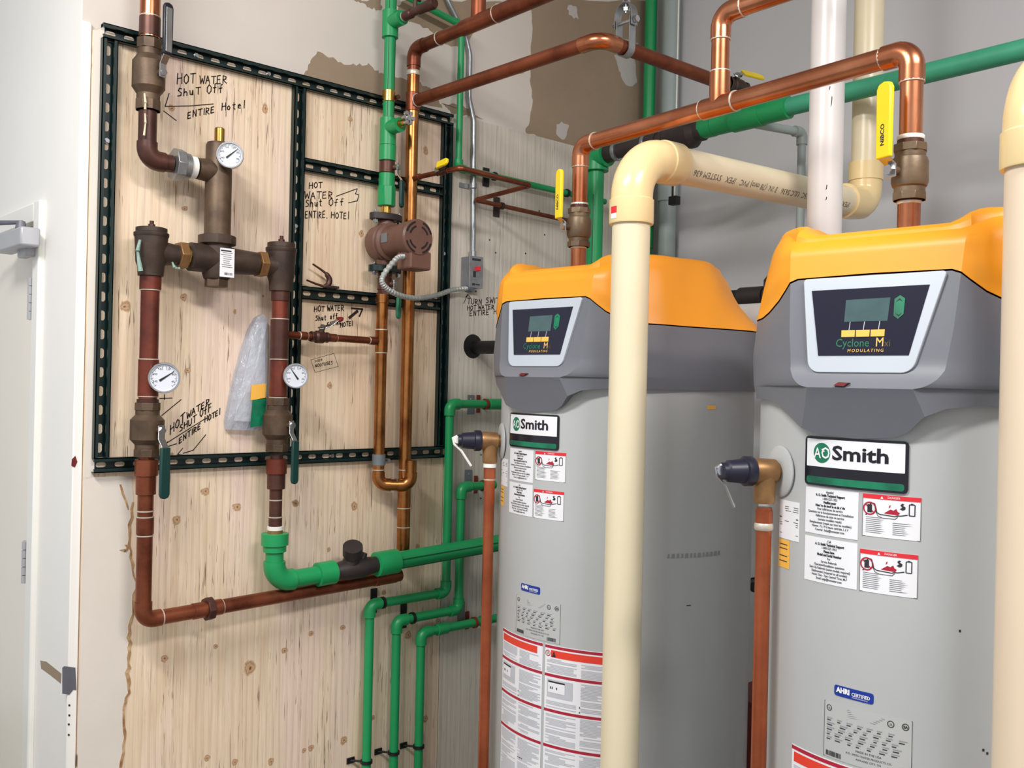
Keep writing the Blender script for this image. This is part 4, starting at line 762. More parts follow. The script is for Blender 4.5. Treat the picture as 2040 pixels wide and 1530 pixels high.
def heater(label, cx, cy, z0, tank_yaw, hood_yaw, zl, show_all):
    o = thing('water_heater', label, 'water heater', (cx, cy, 0), None, math.radians(tank_yaw)); dz = z0
    rot = Matrix.Translation((0, 0, dz)) @ Matrix.Rotation(math.radians(hood_yaw-tank_yaw), 4, 'Z')
    cyl = lambda th, z, r=R: Vector((r*math.cos(math.radians(th)), r*math.sin(math.radians(th)), z))
    obj('tank', MB().lathe([(.06, R-.004), (.064, R), (1.575, R), (1.58, R-.01)], None, 96), 'tank', o); obj('base', MB().lathe([(0, R-.02), (.06, R-.02)], None, 48), 'black', o)
    # shroud, lower grey half: apron rings below the crease, facet rings above it
    n = len(SPS); mb = MB(); vs = []; NA = 10; NB = 18; NR = NA+NB
    for k in range(NR+1):
        for sp, t0_ in zip(SPS, TH0):
            z = z_bot(t0_)+(1.556-z_bot(t0_))*k/NA if k <= NA else 1.556+(z_yb(t0_)-1.556)*((k-NA)/NB)**1.9
            th_, r = hood_r(sp, z); vs.append(cyl(th_, z, r))
    fs = [(k*n+i, k*n+(i+1) % n, (k+1)*n+(i+1) % n, (k+1)*n+i) for k in range(NR) for i in range(n)]
    for sp, t0_ in zip(SPS, TH0): vs.append(cyl(hood_r(sp, z_bot(t0_))[0], z_bot(t0_)+.002, R+.001))
    fs += [(i, (NR+1)*n+i, (NR+1)*n+(i+1) % n, (i+1) % n) for i in range(n)]
    obj('shroud', mb.add(vs, fs, rot), 'shroud', o, 26)
    # yellow hood with valley and raised shoulders
    mb = MB(); vs = []; NY = 20
    for k in range(NY+1):
        for sp, t0_ in zip(SPS, TH0):
            a_ = z_yb(t0_)+.003; z = a_+(z_rim(t0_)-a_)*k/NY; th_, r = hood_r(sp, z); r += .0015
            r += .008*sstep(1.0, 1.25, abs(sp))*(1-sstep(1.55, 2.1, abs(sp)))*sstep(1.69, 1.74, z)*sstep(0, .35, k/NY)
            vs.append(cyl(th_, z, r))
    top = [vs[NY*n+i] for i in range(n)]; caps = [(.992, .35), (.975, .65), (.95, .85), (.90, 1), (.8, 1), (.66, 1), (.5, 1), (.3, 1), (.12, 1)]
    for sc, lift in caps:
        for i, p in enumerate(top):
            x, y = p.x*sc, p.y*sc; zt2 = 1.8445+.0265*sstep(.118, .172, abs(y)); vs.append(Vector((x, y, p.z+(zt2-p.z)*lift)))
    m_ = NY+len(caps); fs = [(k*n+i, k*n+(i+1) % n, (k+1)*n+(i+1) % n, (k+1)*n+i) for k in range(m_) for i in range(n)] + [tuple(range(m_*n, (m_+1)*n))]
    obj('hood', mb.add(vs, fs, rot), 'yellow', o, 22)
    # control panel
    def plate(nm, poly, o0, o1, mat, parent, rnd=0, bev=0):
        if rnd:
            full = poly[-1:]+poly+poly[:1]; out_ = []
            for i_ in range(1, len(full)-1): out_ += [(q.x, q.y) for q in fillet([Vector((p[0], p[1], 0)) for p in full[i_-1:i_+2]], rnd if full[i_][1] < 1.7 else .006, 6)[0][1:-1]]
            poly = out_
        k = len(poly); vv = [hood_pt(y, z, o0) for y, z in poly]+[hood_pt(y, z, o1) for y, z in poly]
        return obj(nm, MB().add(vv, [tuple(range(k)), tuple(reversed(range(k, 2*k)))] + [(i, (i+1) % k, k+(i+1) % k, k+i) for i in range(k)], rot), mat, parent, 25, bev)
    pn = plate('control_panel', [(-.124, 1.7555), (-.101, 1.583), (.086, 1.583), (.133, 1.7555)], -.003, .005, 'bezel', o, .024, .0012)
    plate('display_face', [(-.105, 1.733), (-.083, 1.6135), (.079, 1.6135), (.106, 1.733)], .0048, .0062, 'screen', pn)
    plate('lcd_screen', [(-.038, 1.713), (-.0385, 1.6735), (.039, 1.6735), (.0415, 1.714)], .006, .0070, 'lcd', pn)
    for y in (-.042, -.0155, .011): plate('button', [(y, 1.6585), (y+.0005, 1.6465), (y+.0245, 1.6465), (y+.0245, 1.6585)], .006, .0074, 'btn', pn)
    for y in (-.028, -.002, .025): plate('pointer_line', [(y, 1.6735), (y+.0012, 1.6735), (y, 1.6585), (y-.0012, 1.6585)], .006, .0066, 'bezel', pn)
    plate('arrow_key', [(.058, 1.717), (.067, 1.711), (.066, 1.684), (.057, 1.676), (.049, 1.682), (.049, 1.711)], .006, .0074, 'emblem', pn)
    for zc_, sg in ((1.708, 1), (1.684, -1)): plate('arrow_mark', [(.052, zc_-.002*sg), (.058, zc_+.004*sg), (.063, zc_-.002*sg), (.058, zc_+.001*sg)], .0074, .0078, 'print', pn)
    mp = lambda y0, z0: (lambda u, v: rot @ Vector(hood_pt(y0+u, z0+v, .0068)))
    text('Cyclone', mp(-.0515, 1.629), .0205, 'txt_green', pn, align='LEFT', bold=.0001, xs=.9); text('M', mp(.0205, 1.629), .0225, 'txt_gold', pn, align='LEFT', bold=0, xs=.88); text('xi', mp(.0362, 1.629), .0175, 'bronze', pn, align='LEFT', xs=.9, nm='print'); text('MODULATING', mp(-.029, 1.6195), .0078, 'txt_gold', pn, align='LEFT', bold=0, shear=.1, xs=1.02, space=1.35)
    rk = [(-.043, 1.560), (-.034, 1.566), (-.016, 1.565), (-.024, 1.559)]; plate('rocker_switch', rk, .006, .0215, 'darkred', pn)
    # badge and stickers wrapped on the tank
    def patch(nm, t0, t1, za_, zb_, off, mat, parent, rnd=0, th_=.0004):
        k = max(4, int((t1-t0)/1.5)); r0 = R+off; vs = []; dth = math.degrees(rnd/R) if rnd else 0
        xs = [t0+(t1-t0)*i/k for i in range(k+1)]
        if rnd: xs = sorted(set([t0, t0+dth*.3, t0+dth, t1-dth, t1-dth*.3, t1]+[x for x in xs if t0+dth < x < t1-dth]))
        def ins(x):
            if not rnd: return 0
            dd = min(x-t0, t1-x)/dth
            return rnd*(1-math.sqrt(max(0, 1-(1-dd)**2))) if dd < 1 else 0
        for r_i in (r0, r0+th_):
            for x in xs: vs += [cyl(x, za_+ins(x)+zl, r_i), cyl(x, zb_-ins(x)+zl, r_i)]
        k = len(xs); fs = []
        for i in range(k-1):
            a = 2*i; fs += [(a, a+2, a+3, a+1), (2*k+a+1, 2*k+a+3, 2*k+a+2, 2*k+a), (a+1, a+3, 2*k+a+3, 2*k+a+1), (a, 2*k+a, 2*k+a+2, a+2)]
        fs += [(0, 1, 2*k+1, 2*k), (2*k-2, 4*k-2, 4*k-1, 2*k-1)]
        return obj(nm, MB().add(vs, fs), mat, parent, 25)
    cm = lambda t0, z0, off: (lambda u, v: cyl(t0+math.degrees(u/R), z0+v+zl, R+off))
    deg = lambda mm: math.degrees(mm/R)
    b = patch('badge', -16.2, 16, 1.376, 1.466, .0002, 'badge', o, .007, .003)
    patch('badge_face', -15.3, 15.1, 1.411, 1.4615, .0033, 'white', b, .001, .0006); patch('green_band', -15.3, 15.0, 1.380, 1.3925, .0033, 'emblem', b, .004, .0006)
    dm = MB(); dm.add([cm(-9.7, 1.4365, .0042)(.0185*math.cos(i*pi/20), .0185*math.sin(i*pi/20)) for i in range(40)], [tuple(range(40))]); obj('emblem', dm, 'emblem', b, 0)
    text('A', cm(-11.2, 1.427, .0046), .027, 'white', b, bold=.0002, xs=.85); text('O', cm(-8.3, 1.427, .0046), .029, 'white', b, bold=.0004, xs=.8)
    text('Smith', cm(-6.1, 1.4265, .0046), .0355, 'badge', b, align='LEFT', bold=.0009, xs=1.3, space=1.0); text('.', cm(9.6, 1.4265, .0046), .02, 'badge', b, align='LEFT')
    def lines(parent, items, t0, ztop, step, sz, xs_=.8):
        mb_ = MB(); z = ztop
        for s_, bd_ in items: text(s_, cm(t0, z, .0012), sz, 'print', None, bold=.00035 if bd_ else .0001, xs=xs_, mb=mb_); z -= step
        obj('print', mb_, 'print', parent, 0)
    l1 = patch('support_label', -16, 2.3, 1.287, 1.371, .0003, 'white', o)
    lines(l1, [('Appelez', 0), ('A. O. Smith Technical Support', 1), ('1-800-527-1953', 0), ('Veuillez avoir', 1), ('Num\u00e9ro de mod\u00e8le et de s\u00e9rie', 1), ('Pour r\u00e9f\u00e9rences de service', 0), ('Questions sur le fonctionnement et l\u2019installation', 0), ('R\u00e9f\u00e9rences de mise en service', 0), ('(certains mod\u00e8les requis)', 0), ('Remplacement (requis sur tous les mod\u00e8les)', 0), ('Heures : 7 \u00e0 19 h heure centrale, L \u00e0 V', 0), ('Courriel : help@hotwater.com', 0)], -6.9, 1.3635, .00635, .0062)
    l2 = patch('support_label', -15.9, 2.3, 1.199, 1.281, .0003, 'white', o)
    lines(l2, [('Call', 0), ('A. O. Smith Technical Support', 1), ('1-800-527-1953', 0), ('Please have', 1), ('Model and Serial Number', 1), ('For', 0), ('Service Referrals', 0), ('Operation/Installation questions', 0), ('Start-Up Referrals (some models required)', 0), ('Replacement (required on all models)', 0), ('Hours: 7am - 7pm Central Time, M-F', 0), ('Email: help@hotwater.com', 0)], -6.8, 1.274, .0063, .0062)
    for t0, za_ in ((3.6, 1.297), (3.1, 1.199)):
        t1 = t0+15.8; wd = math.radians(15.8)*R; l = patch('danger_label', t0, t1, za_, za_+.074, .0003, 'white', o); c = cm(t0, za_, .0014)
        patch('red_header', t0, t1, za_+.0665, za_+.074, .0011, 'red', l)
        ln_ = MB()
        for x0, x1, y0, y1 in ((0, wd, 0, .0006), (0, .0006, 0, .066), (wd-.0006, wd, 0, .066)): ln_.add([c(x0, y0), c(x1, y0), c(x1, y1), c(x0, y1)], [(0, 1, 2, 3)])
        def poly(mb_, pts_): mb_.add([c(*q) for q in pts_], [tuple(range(len(pts_)))])
        def line(mb_, pts_, w_):
            for (ax_, ay), (bx_, by) in zip(pts_[:-1], pts_[1:]):
                L_ = math.hypot(bx_-ax_, by-ay) or 1; nx, ny = -(by-ay)/L_*w_, (bx_-ax_)/L_*w_; poly(ln_ if mb_ is None else mb_, [(ax_-nx, ay-ny), (bx_-nx, by-ny), (bx_+nx, by+ny), (ax_+nx, ay+ny)])
        # fuel can, vapour trail, lighter figure and water heater outline
        poly(ln_, [(.0085, .042), (.0165, .042), (.0165, .056), (.0085, .056)]); line(None, [(.0125, .056), (.016, .059), (.021, .058), (.0235, .05), (.025, .043), (.030, .040), (.055, .0385), (.060, .040), (.066, .0405), (.076, .043)], .0008)
        line(None, [(.021, .056), (.0225, .046), (.027, .037), (.035, .034), (.056, .034), (.060, .038)], .0005); line(None, [(.0785, .042), (.0785, .061), (.0875, .061), (.0875, .042), (.0785, .042)], .0008); poly(ln_, [(.081, .0618), (.085, .0618), (.085, .063), (.081, .063)])
        poly(ln_, [(.063, .052), (.067, .055), (.064, .059), (.067, .062), (.0705, .061), (.068, .0585), (.0725, .056), (.072, .052), (.068, .050)]); poly(ln_, [(.0045, .037), (.0085, .037), (.0065, .0395)])
        for k in range(9):
            y = .034-k*.0033; poly(ln_, [(.006, y), (.006+random.uniform(.026, .036), y), (.03, y-.0007), (.006, y-.0007)])
            if k > 1: poly(ln_, [(.052, y), (.052+random.uniform(.02, .034), y), (.07, y-.0007), (.052, y-.0007)])
        obj('print', ln_, 'print', l, 0)
        rd = MB(); cr = [(.0125+.0105*math.cos(i*pi/16), .049+.0105*math.sin(i*pi/16)) for i in range(33)]; line(rd, cr, .0012); line(rd, [(.005, .056), (.020, .042)], .0011); 
        rd.add([c(*q) for q in [(.037, .0425), (.061, .041), (.0635, .0455), (.060, .047), (.0575, .052), (.053, .0485), (.048, .050)]], [tuple(range(7))]); rd.add([c(*q) for q in [(.045, .052), (.046, .0565), (.048, .058), (.0475, .054)]], [(0, 1, 2, 3)])
        obj('red_print', rd, 'red_dark', l, 0)
        text('DANGER', cm(t0+deg(wd*.55), za_+.0685, .0023), .0052, 'white', l); dt = MB(); c2 = cm(t0, za_, .0023); dt.add([c2(.031, .0675), (c2(.036, .0675)), c2(.0335, .072)], [(0, 1, 2)]); obj('warning_triangle', dt, 'white', l, 0)
    l = patch('certified_label', -4, 7.9, 1.0035, 1.0225, .0003, 'blue', o, .004); lines_ = MB(); text('AHRI', cm(-3.2, 1.0105, .0013), .0125, 'white', None, align='LEFT', bold=.0007, xs=.9, mb=lines_); text('CERTIFIED', cm(1.5, 1.010, .0013), .0085, 'white', None, align='LEFT', bold=.0002, xs=.85, mb=lines_); text('www.ahridirectory.org', cm(1.6, 1.0065, .0013), .0034, 'white', None, align='LEFT', xs=.9, mb=lines_); obj('print', lines_, 'white', l, 0)
    l = patch('rating_plate', -7.1, 18.4, .889, .989, .0003, 'silver_label', o); c = cm(-7.1, .889, .0012); pr = MB(); wd = math.radians(25.5)*R
    for x0, x1, y0, y1 in ((0, wd, 0, .0006), (0, wd, .0994, .1), (0, .0006, 0, .1), (wd-.0006, wd, 0, .1)): pr.add([c(x0, y0), c(x1, y0), c(x1, y1), c(x0, y1)], [(0, 1, 2, 3)])
    pg = MB()
    for k, y in enumerate((.093, .090, .087, .084, .081)): pg.add([c(.045, y), c(.112-k*.004, y), c(.112-k*.004, y+.0013), c(.045+k*.003, y+.0013)], [(0, 1, 2, 3)])
    for r_i in range(5):
        x = .006
        while x < wd-.02:
            w_ = random.uniform(.008, .016); y = .070-r_i*.0085; pg.add([c(x, y), c(x+w_, y), c(x+w_, y+.0017), c(x, y+.0017)], [(0, 1, 2, 3)]); w2 = w_*.7; pr.add([c(x, y-.004), c(x+w2, y-.004), c(x+w2, y-.0022), c(x, y-.0022)], [(0, 1, 2, 3)]); x += w_+random.uniform(.006, .012)
    text('MADE IN THE USA', cm(-7.1+deg(.085), .889+.024, .0012), .0055, 'print', None, mb=pr); text('A.O. SMITH WATER PRODUCTS CO.', cm(-7.1+deg(.085), .889+.017, .0012), .005, 'print', None, mb=pr); text('ASHLAND CITY, TN', cm(-7.1+deg(.085), .889+.010, .0012), .005, 'print', None, mb=pr)
    for x0, x1, y0 in ((.005, .035, .003), (.118, .145, .003)):
        x = x0
        while x < x1: w_ = random.choice((.0006, .0011, .0016)); pr.add([c(x, y0), c(x+w_, y0), c(x+w_, y0+.009), c(x, y0+.009)], [(0, 1, 2, 3)]); x += w_+random.choice((.0006, .001))
    for cx_, cy_, rr in ((.010, .089, .0055), (.122, .088, .006), (.146, .088, .006)): pr.add([c(cx_+(rr-.0013*(i % 2))*math.cos(i//2*pi/12), cy_+(rr-.0013*(i % 2))*math.sin(i//2*pi/12)) for i in range(48)], [(2*i, (2*i+1), (2*i+3) % 48, (2*i+2) % 48) for i in range(24)])
    text('UL', cm(-7.1+deg(.122), .889+.0855, .0012), .006, 'print', None, mb=pr); text('UL', cm(-7.1+deg(.010), .889+.0868, .0012), .005, 'print', None, mb=pr); text('SA', cm(-7.1+deg(.146), .889+.0858, .0012), .0062, 'print', None, bold=.0003, mb=pr)
    obj('print', pr, 'print', l, 0); obj('fine_print', pg, 'print_grey', l, 0)
    # large instruction sheets, French left and English right
    for t0, t1, fl in ((-19.6, 10, 0), (11.4, 43, 1)):
        l = patch('instruction_label', t0, t1, .30, .8835, .0003, 'white', o); wd = math.radians(t1-t0)*R; c = cm(t0, 0, .0013); c2 = cm(t0, 0, .0019)
        def rect(mb_, x0, x1, y0, y1, c=c): k = max(2, int((x1-x0)/.008)); mb_.add([c(x0+(x1-x0)*i/k, y0) for i in range(k+1)]+[c(x0+(x1-x0)*i/k, y1) for i in range(k+1)], [(i, i+1, k+2+i, k+1+i) for i in range(k)])
        rd = MB(); ro = MB(); tx = MB(); dk = MB()
        for y in (.8785, .807, .718, .628): rect(rd, 0, wd, y-.0035, y+.0035)
        rect(ro, .018 if fl else .006, wd-(.0 if fl else .018), .853, .871)
        if fl: rd.add([c2(.009+(.0075-.0016*(i % 2))*math.cos(i//2*pi/10), .862+(.0075-.0016*(i % 2))*math.sin(i//2*pi/10)) for i in range(40)], [(2*i, 2*i+1, (2*i+3) % 40, (2*i+2) % 40) for i in range(20)]); rect(rd, .0078, .0102, .858, .866); dk.add([c2(.021, .8545), c2(.033, .8545), c2(.027, .869)], [(0, 1, 2)])
        for y0, y1 in ((.849, .813), (.80, .725), (.711, .636), (.62, .42)):
            for x0, x1 in ((.006, wd*.47), (wd*.53, wd-.005)):
                y = y0-random.uniform(0, .004)
                if (y0, x0) == (.80, .006): y = .742
                while y > y1:
                    rect(tx, x0+(.01 if random.random() < .15 else 0), x0+(x1-x0)*random.choice((1, 1, 1, .9, .7, .5)), y-.0011, y+.0011); y -= .0036 if random.random() > .1 else .007
        rect(tx, .008, wd*.42, .752, .797); lw = MB(); rect(lw, .012, wd*.31, .764, .789, c2); obj('picture', lw, 'white', l, 0)
        for x in (.018, .023, .036): rect(dk, x, x+.003, .773, .779, cm(t0, 0, .0022))
        rect(dk, .012, wd*.31, .789, .793, c2)
        for y in (.738, .726): dk.add([c2(wd*.53-.004, y), c2(wd*.53, y), c2(wd*.53-.002, y+.0045)], [(0, 1, 2)])
        rect(dk, wd*.53, wd*.53+.02, .566, .570)
        obj('red_bars', rd, 'red_dark', l, 0); obj('orange_bar', ro, 'red_orange', l, 0); obj('fine_print', tx, 'print_pale', l, 0); obj('print', dk, 'print', l, 0)
    l = patch('side_label', -29, -18.6, 1.264, 1.338, .0003, 'white', o); pr = MB(); c = cm(-29, 1.264, .0012); wd = math.radians(10.4)*R
    for y, hh, x0 in ((.062, .0012, .02), (.058, .0012, .02), (.054, .0012, .022), (.040, .002, .002), (.034, .0012, .02), (.030, .0012, .004), (.026, .0012, .004), (.010, .001, .004)): pr.add([c(x0, y), c(wd-.003, y), c(wd-.003, y+hh), c(x0, y+hh)], [(0, 1, 2, 3)])
    obj('print', pr, 'print', l, 0); l = patch('hazard_sticker', -29, -23, 1.208, 1.262, .0003, 'btn', o)
    pr = MB(); c = cm(-29, 1.208, .0012)
    for y in (.044, .036, .022, .012): pr.add([c(.004, y), c(.03, y), c(.03, y+.0018), c(.004, y+.0018)], [(0, 1, 2, 3)])
    obj('print', pr, 'print', l, 0)
    if not show_all:
        for th_, z_ in ((9.5, 1.15), (16, .955), (17, .95)): patch('chip_mark', th_+20, th_+20.5, z_, z_+.004, .0002, 'print', o)
    if show_all:
        patch('scratch_mark', 71, 73, 1.0, 1.002, .0002, 'print', o)
        patch('tape_scrap', 79, 83.5, 1.489, 1.499, .0002, 'btn', o); pr = MB(); c = cm(62, 1.12, .0008); x = 0
        for k in range(13): w_ = random.uniform(.006, .012); pr.add([c(x, 0), c(x+w_, .0005), c(x+w_*.9, .011), c(x+.002, .011)], [(0, 1, 2, 3)]); x += w_+.004
        obj('stencil_print', pr, 'print_grey', o, 0)
    return o
H1 = (2.054, 1.783); H2 = (1.945, .850)
heater('grey water heater with yellow hood nearer the plywood wall', *H1, .013, 177, 183, .008, True)
heater('grey water heater with yellow hood at the right beside the big label', *H2, 0, 180, 184, 0, False)
# relief valves with discharge pipes
def relief(label, plabel, H, az, lev, mat, lmat):
    a = math.radians(az); n = Vector((math.cos(a), math.sin(a), 0)); b = Vector((H[0], H[1], 1.392)) + n*R
    o = thing('relief_valve', label, 'valve', b+n*.03, None)
    obj('escutcheon', MB().lathe([(.0005, .05), (.003, .05), (.006, .046), (.007, .02)], at(b, n), 36), 'tank', o)
    m = at(b, n, Zd); obj('body', MB().lathe([(.004, .017), (.012, .017), (.014, .0235), (.055, .0255), (.062, .022)], m, 24).lathe([(-.062, .0185), (-.058, .0205), (-.035, .0205), (-.005, .022)], Matrix.Translation(b+n*.034), 24), mat, o, 30)
    obj('cap', MB().lathe([(.060, .027), (.064, .029), (.078, .029), (.080, .024), (.112, .021), (.116, .0165), (.124, .0165)], m, 24), 'navy', o, 30)
    tip = b+n*.126; obj('lever', MB().tube([tip+Vector((0, 0, .012)), tip+n*.012+Vector((0, 0, .006)), tip+n*.008+Vector((0, 0, -.01))] + [tip+lev*k+Vector((0, 0, -.06*k-.01)) for k in (.3, .65, 1)], .0035, 8).lathe([(-.004, .010), (.004, .010)], at(tip+Vector((0, 0, .002)), n.cross(Zd)), 12), lmat, o)
    o = thing('discharge_pipe', plabel, 'pipe', (b.x+n.x*.034, b.y+n.y*.034, .15)); t_ = b+n*.034
    obj('pipe', MB().tube([t_+Vector((0, 0, -.07)), Vector((t_.x, t_.y, .15))], .0148), 'copper_drop', o); sleeve(o, t_+Vector((0, 0, -.075)), t_+Vector((0, 0, -.105)), .0165, 'copper_drop', 'adapter'); ring(o, t_+Vector((0, 0, -.107)), Zd, .0155)
    return o, t_
n1 = Vector((math.cos(math.radians(148)), math.sin(math.radians(148)), 0))
o, t1_ = relief('bronze relief valve with navy cap and white lever on the first heater', 'copper discharge pipe down the left side of the first heater', H1, 148, Vector((.035, -.02, 0)), 'bronze_pale', 'tape'); sleeve(o, t1_+Vector((0, 0, -.06)), t1_+Vector((0, 0, -.074)), .0178, 'tape', 'thread_tape', 'white thread tape')
o, t2_ = relief('bronze relief valve with navy cap and wire lever on the right heater', 'copper discharge pipe down the left side of the right heater', H2, 151, Vector((.03, -.01, 0)), 'bronze_pale', 'steel'); ring(o, t2_+Vector((0, 0, -.107)), Zd, .0165, wd=.007, nm='flux_band', k=1.1)
# ================================================================ COPPER OUTLETS OF THE HEATERS
o = thing('copper_pipe', 'shiny copper outlet pipe linking the tops of both heaters', 'pipe', (1.839, 1.775, 1.85))
A = Vector((1.839, 1.775, 0)); B = Vector((1.729, .821, 0)); zo = 2.193
zA = zat(A.x, A.y, 420); zBv = zat(B.x, B.y, 300)
pipe(o, [Vector((A.x, A.y, zat(A.x, A.y, 415))), Vector((A.x, A.y, zo)), Vector((B.x, B.y, zo-.008)), Vector((B.x, B.y, zat(B.x, B.y, 285)))], .0207, 'copper', bend=.032, sock=1.3, rings=True)
dd = (Vector((B.x, B.y, zo-.008))-Vector((A.x, A.y, zo))); C_ = lambda k: Vector((A.x, A.y, zo))+dd*k
tk = .508; sleeve(o, C_(tk-.05), C_(tk+.05), .0232, 'copper', 'tee'); ring(o, C_(tk-.05), dd, .0225); ring(o, C_(tk+.05), dd, .0225)
tz = C_(tk); up2 = Vector((tz.x, tz.y, zat(tz.x, tz.y, 28)))
pipe(o, [tz, up2, up2+Vector((.04, -2.6, .05))], .0205, 'copper', bend=.032, sock=1.3, rings=True, nm='branch_pipe'); obj('tee_branch', MB().tube([tz, tz+Vector((0, 0, .075))], .0232), 'copper', o); ring(o, tz+Vector((0, 0, .076)), Zd, .0222)
VA = lambda py: Vector((A.x, A.y, zat(A.x, A.y, py))); VB = lambda py: Vector((B.x, B.y, zat(B.x, B.y, py)))
ring(o, VA(310), Zd, .0222)
def outlet(label, plabel, V, pyc, Ld, outd, LL, py_n0, py_n1, py_bot, wl):
    ball_valve(label, V(pyc), (0, 0, 1), outd, .0225, 'bronze_light', (0, 0, 1), LL, 'yel_grip', L=Ld, body=1.45, wl=wl, g0=.02, words='NIBCO')
    o = thing('copper_nipple', plabel, 'pipe', V(py_bot)); obj('pipe', MB().tube([V(py_n1), V(py_bot)-Vector((0, 0, .12))], .0205), 'copper', o); ring(o, V(py_n1), Zd, .021, wd=.005)
    obj('adapter', MB().lathe([(0, .0225), (.03, .0225)], Matrix.Translation(V(py_n1)), 24), 'copper_brown', o)
    return o
outlet('brass ball valve with yellow lever above the first heater', 'short copper nipple under the yellow lever valve of the first heater', VA, 454, .052, (-.96, .28, 0), .138, 415, 492, 522, .011)
sleeve(o, VA(408), VA(430), .0245, 'copper_brown', 'adapter'); sleeve(o, VB(277), VB(303), .0235, 'copper_brown', 'adapter'); ring(o, VB(275), Zd, .0235, 'tape', wd=.004); ring(o, VA(408), Zd, .0235, 'solder', wd=.004)
outlet('brass ball valve with big yellow lever above the right heater', 'short copper nipple under the big yellow lever of the right heater', VB, 344, .052, (-.93, .34, 0), .148, 275, 402, 430, .0135)
o = thing('copper_tube', 'thin copper tube standing behind the first heater outlet valve', 'pipe', (1.90, 1.80, 1.85)); q = VA(450)+Vector((.035, .012, 0)); obj('tube', MB().tube([VA(448)+Vector((.02, .01, 0)), q, q+Vector((0, 0, -.14))], .005, 10), 'copper', o)
# ================================================================ GREEN LINE AT THE BACK
o = thing('green_pipe', 'lit green overhead pipe crossing to the upper right', 'pipe', (2.68, 1.8, 2.49))
gz = lambda px, py: PX(px, py, 2.68); g0 = gz(1420, 250); g1 = gz(2100, 84); gdv = (g1-g0); 
obj('pipe', MB().tube([g0, g0+gdv*2.9], .0285), 'green_lit', o)
for a, b, r in ((1400, 1424, .038), (1424, 1470, .0365), (1462, 1520, .041), (1508, 1572, .0375)):
    f0_ = (gz(a, 220).y-g0.y)/gdv.y; f1_ = (gz(b, 220).y-g0.y)/gdv.y; sleeve(o, g0+gdv*f0_, g0+gdv*f1_, r, 'green', 'socket')
f_ = (gz(1492, 210).y-g0.y)/gdv.y; gt = g0+gdv*f_; obj('tee_branch', MB().tube([gt, gt+Vector((0, 0, .07))], .03), 'green', o)
br = gt+Vector((.0, 0, -.02)); s1 = PX(1590, 262, 2.98); sv = Vector((3.05, br.y+.02, s1.z))
o = thing('grey_green_pipe', 'thin pale green pipe dropping from the overhead green tee', 'pipe', br); dz_ = zat(2.965, 1.795, 264)
pipe(o, [br, Vector((2.965, 1.795, dz_)), Vector((2.965, 1.795, .8))], .0145, 'pvc_grey', bend=.02, sock=1.5, ek=1.3)
ball_valve('small valve with yellow lever where the overhead copper meets the green tee', Vector((2.60, 1.82, za+.016)), (1, 0, 0), (-.55, -.55, .62), .021, 'bronze_dark', (1, -.2, 0), .10, 'yel_grip', L=.05, body=1.4, g0=.02, wl=.011)
# dark check valve and green elbow further left
o = thing('check_valve', 'dark purple brown ball valve and pipe behind the shiny copper outlet', 'valve', gz(1330, 275)); gv0 = gz(1212, 306); gv1 = gz(1398, 260); gk = (gv1-gv0); K = lambda k: gv0+gk*k
obj('pipe', MB().tube([gv0, gv1], .0275), 'iron', o); sleeve(o, K(-.02), K(.10), .034, 'iron', 'coupling'); sleeve(o, K(.42), K(.56), .033, 'iron', 'coupling'); sleeve(o, K(.62), K(.70), .036, 'iron', 'hex_end'); obj('body', MB().lathe([(-.07, .036), (-.05, .053), (.05, .053), (.07, .036)], at(K(.80), gk), 24), 'iron', o); sleeve(o, K(.94), K(1.02), .036, 'iron', 'hex_end')
for k in (.10, .43, .97): ring(o, K(k), gk, .034, 'galv', wd=.008, nm='bright_band')
obj('lever', MB().box((0, 0, 0), (.022, .10, .012), Matrix.Translation(K(.70)+Vector((0, 0, .058)))), 'red', o, 0, .003, 'red lever')
o = thing('green_pipe', 'broad green pipe with elbow dropping behind the first heater', 'pipe', (2.68, 2.5, 1.6)); gq = gz(1188, 312)
pipe(o, [gv0+Vector((0, .01, 0)), Vector((2.68, gq.y, gq.z)), Vector((2.68, gq.y, .3))], .031, 'green', bend=.05, sock=1.0, ek=1.55)
sleeve(o, K(-.03), K(-.15), .045, 'green', 'collar'); obj('stripe', MB().tube([Vector((2.652, gq.y-.014, gq.z-.15)), Vector((2.652, gq.y-.014, 1.2))], .0025, 6), 'green_stripe', o)
# pipes in the corner
o = thing('green_pipe', 'tall green pipe in the far corner of the two walls', 'pipe', (3.2, 2.66, 2.6)); q = P(1298, 120, 2.68); xg = min(q.x, 3.25)-.01; obj('pipe', MB().tube([(xg, 2.68, 1.3), (xg, 2.68, 3.6)], .026), 'green', o); sleeve(o, (xg, 2.68, 2.15), (xg, 2.68, 2.25), .031, 'green'); print('corner', q)
o = thing('grey_pipe', 'fat grey plastic pipe in the far corner beside the green one', 'pipe', (3.23, 2.6, 2.6)); q = Vector((3.235, 2.598, 0)); obj('pipe', MB().tube([(3.235, q.y, .3), (3.235, q.y, 3.6)], .037), 'pvc_grey', o); zq = zat(3.235, q.y, 388); sleeve(o, (3.235, q.y, zq-.03), (3.235, q.y, zq+.06), .044, 'pvc_grey')
o = thing('hanging_cord', 'thin white cord hanging against the grey wall', 'cord', PX(1348, 380, 3.0)); q = PX(1350, 100, 3.1); zq = zat(3.1, q.y, 395); obj('cord', MB().tube([(3.1, q.y, zq), (3.1, q.y, 3.6)], .0032, 8), 'tape', o); obj('weight', MB().box((3.1, q.y, zq-.01), (.03, .04, .035)).box((3.1, q.y+.01, zq+.04), (.008, .006, .11)), 'black', o, 0, .002)
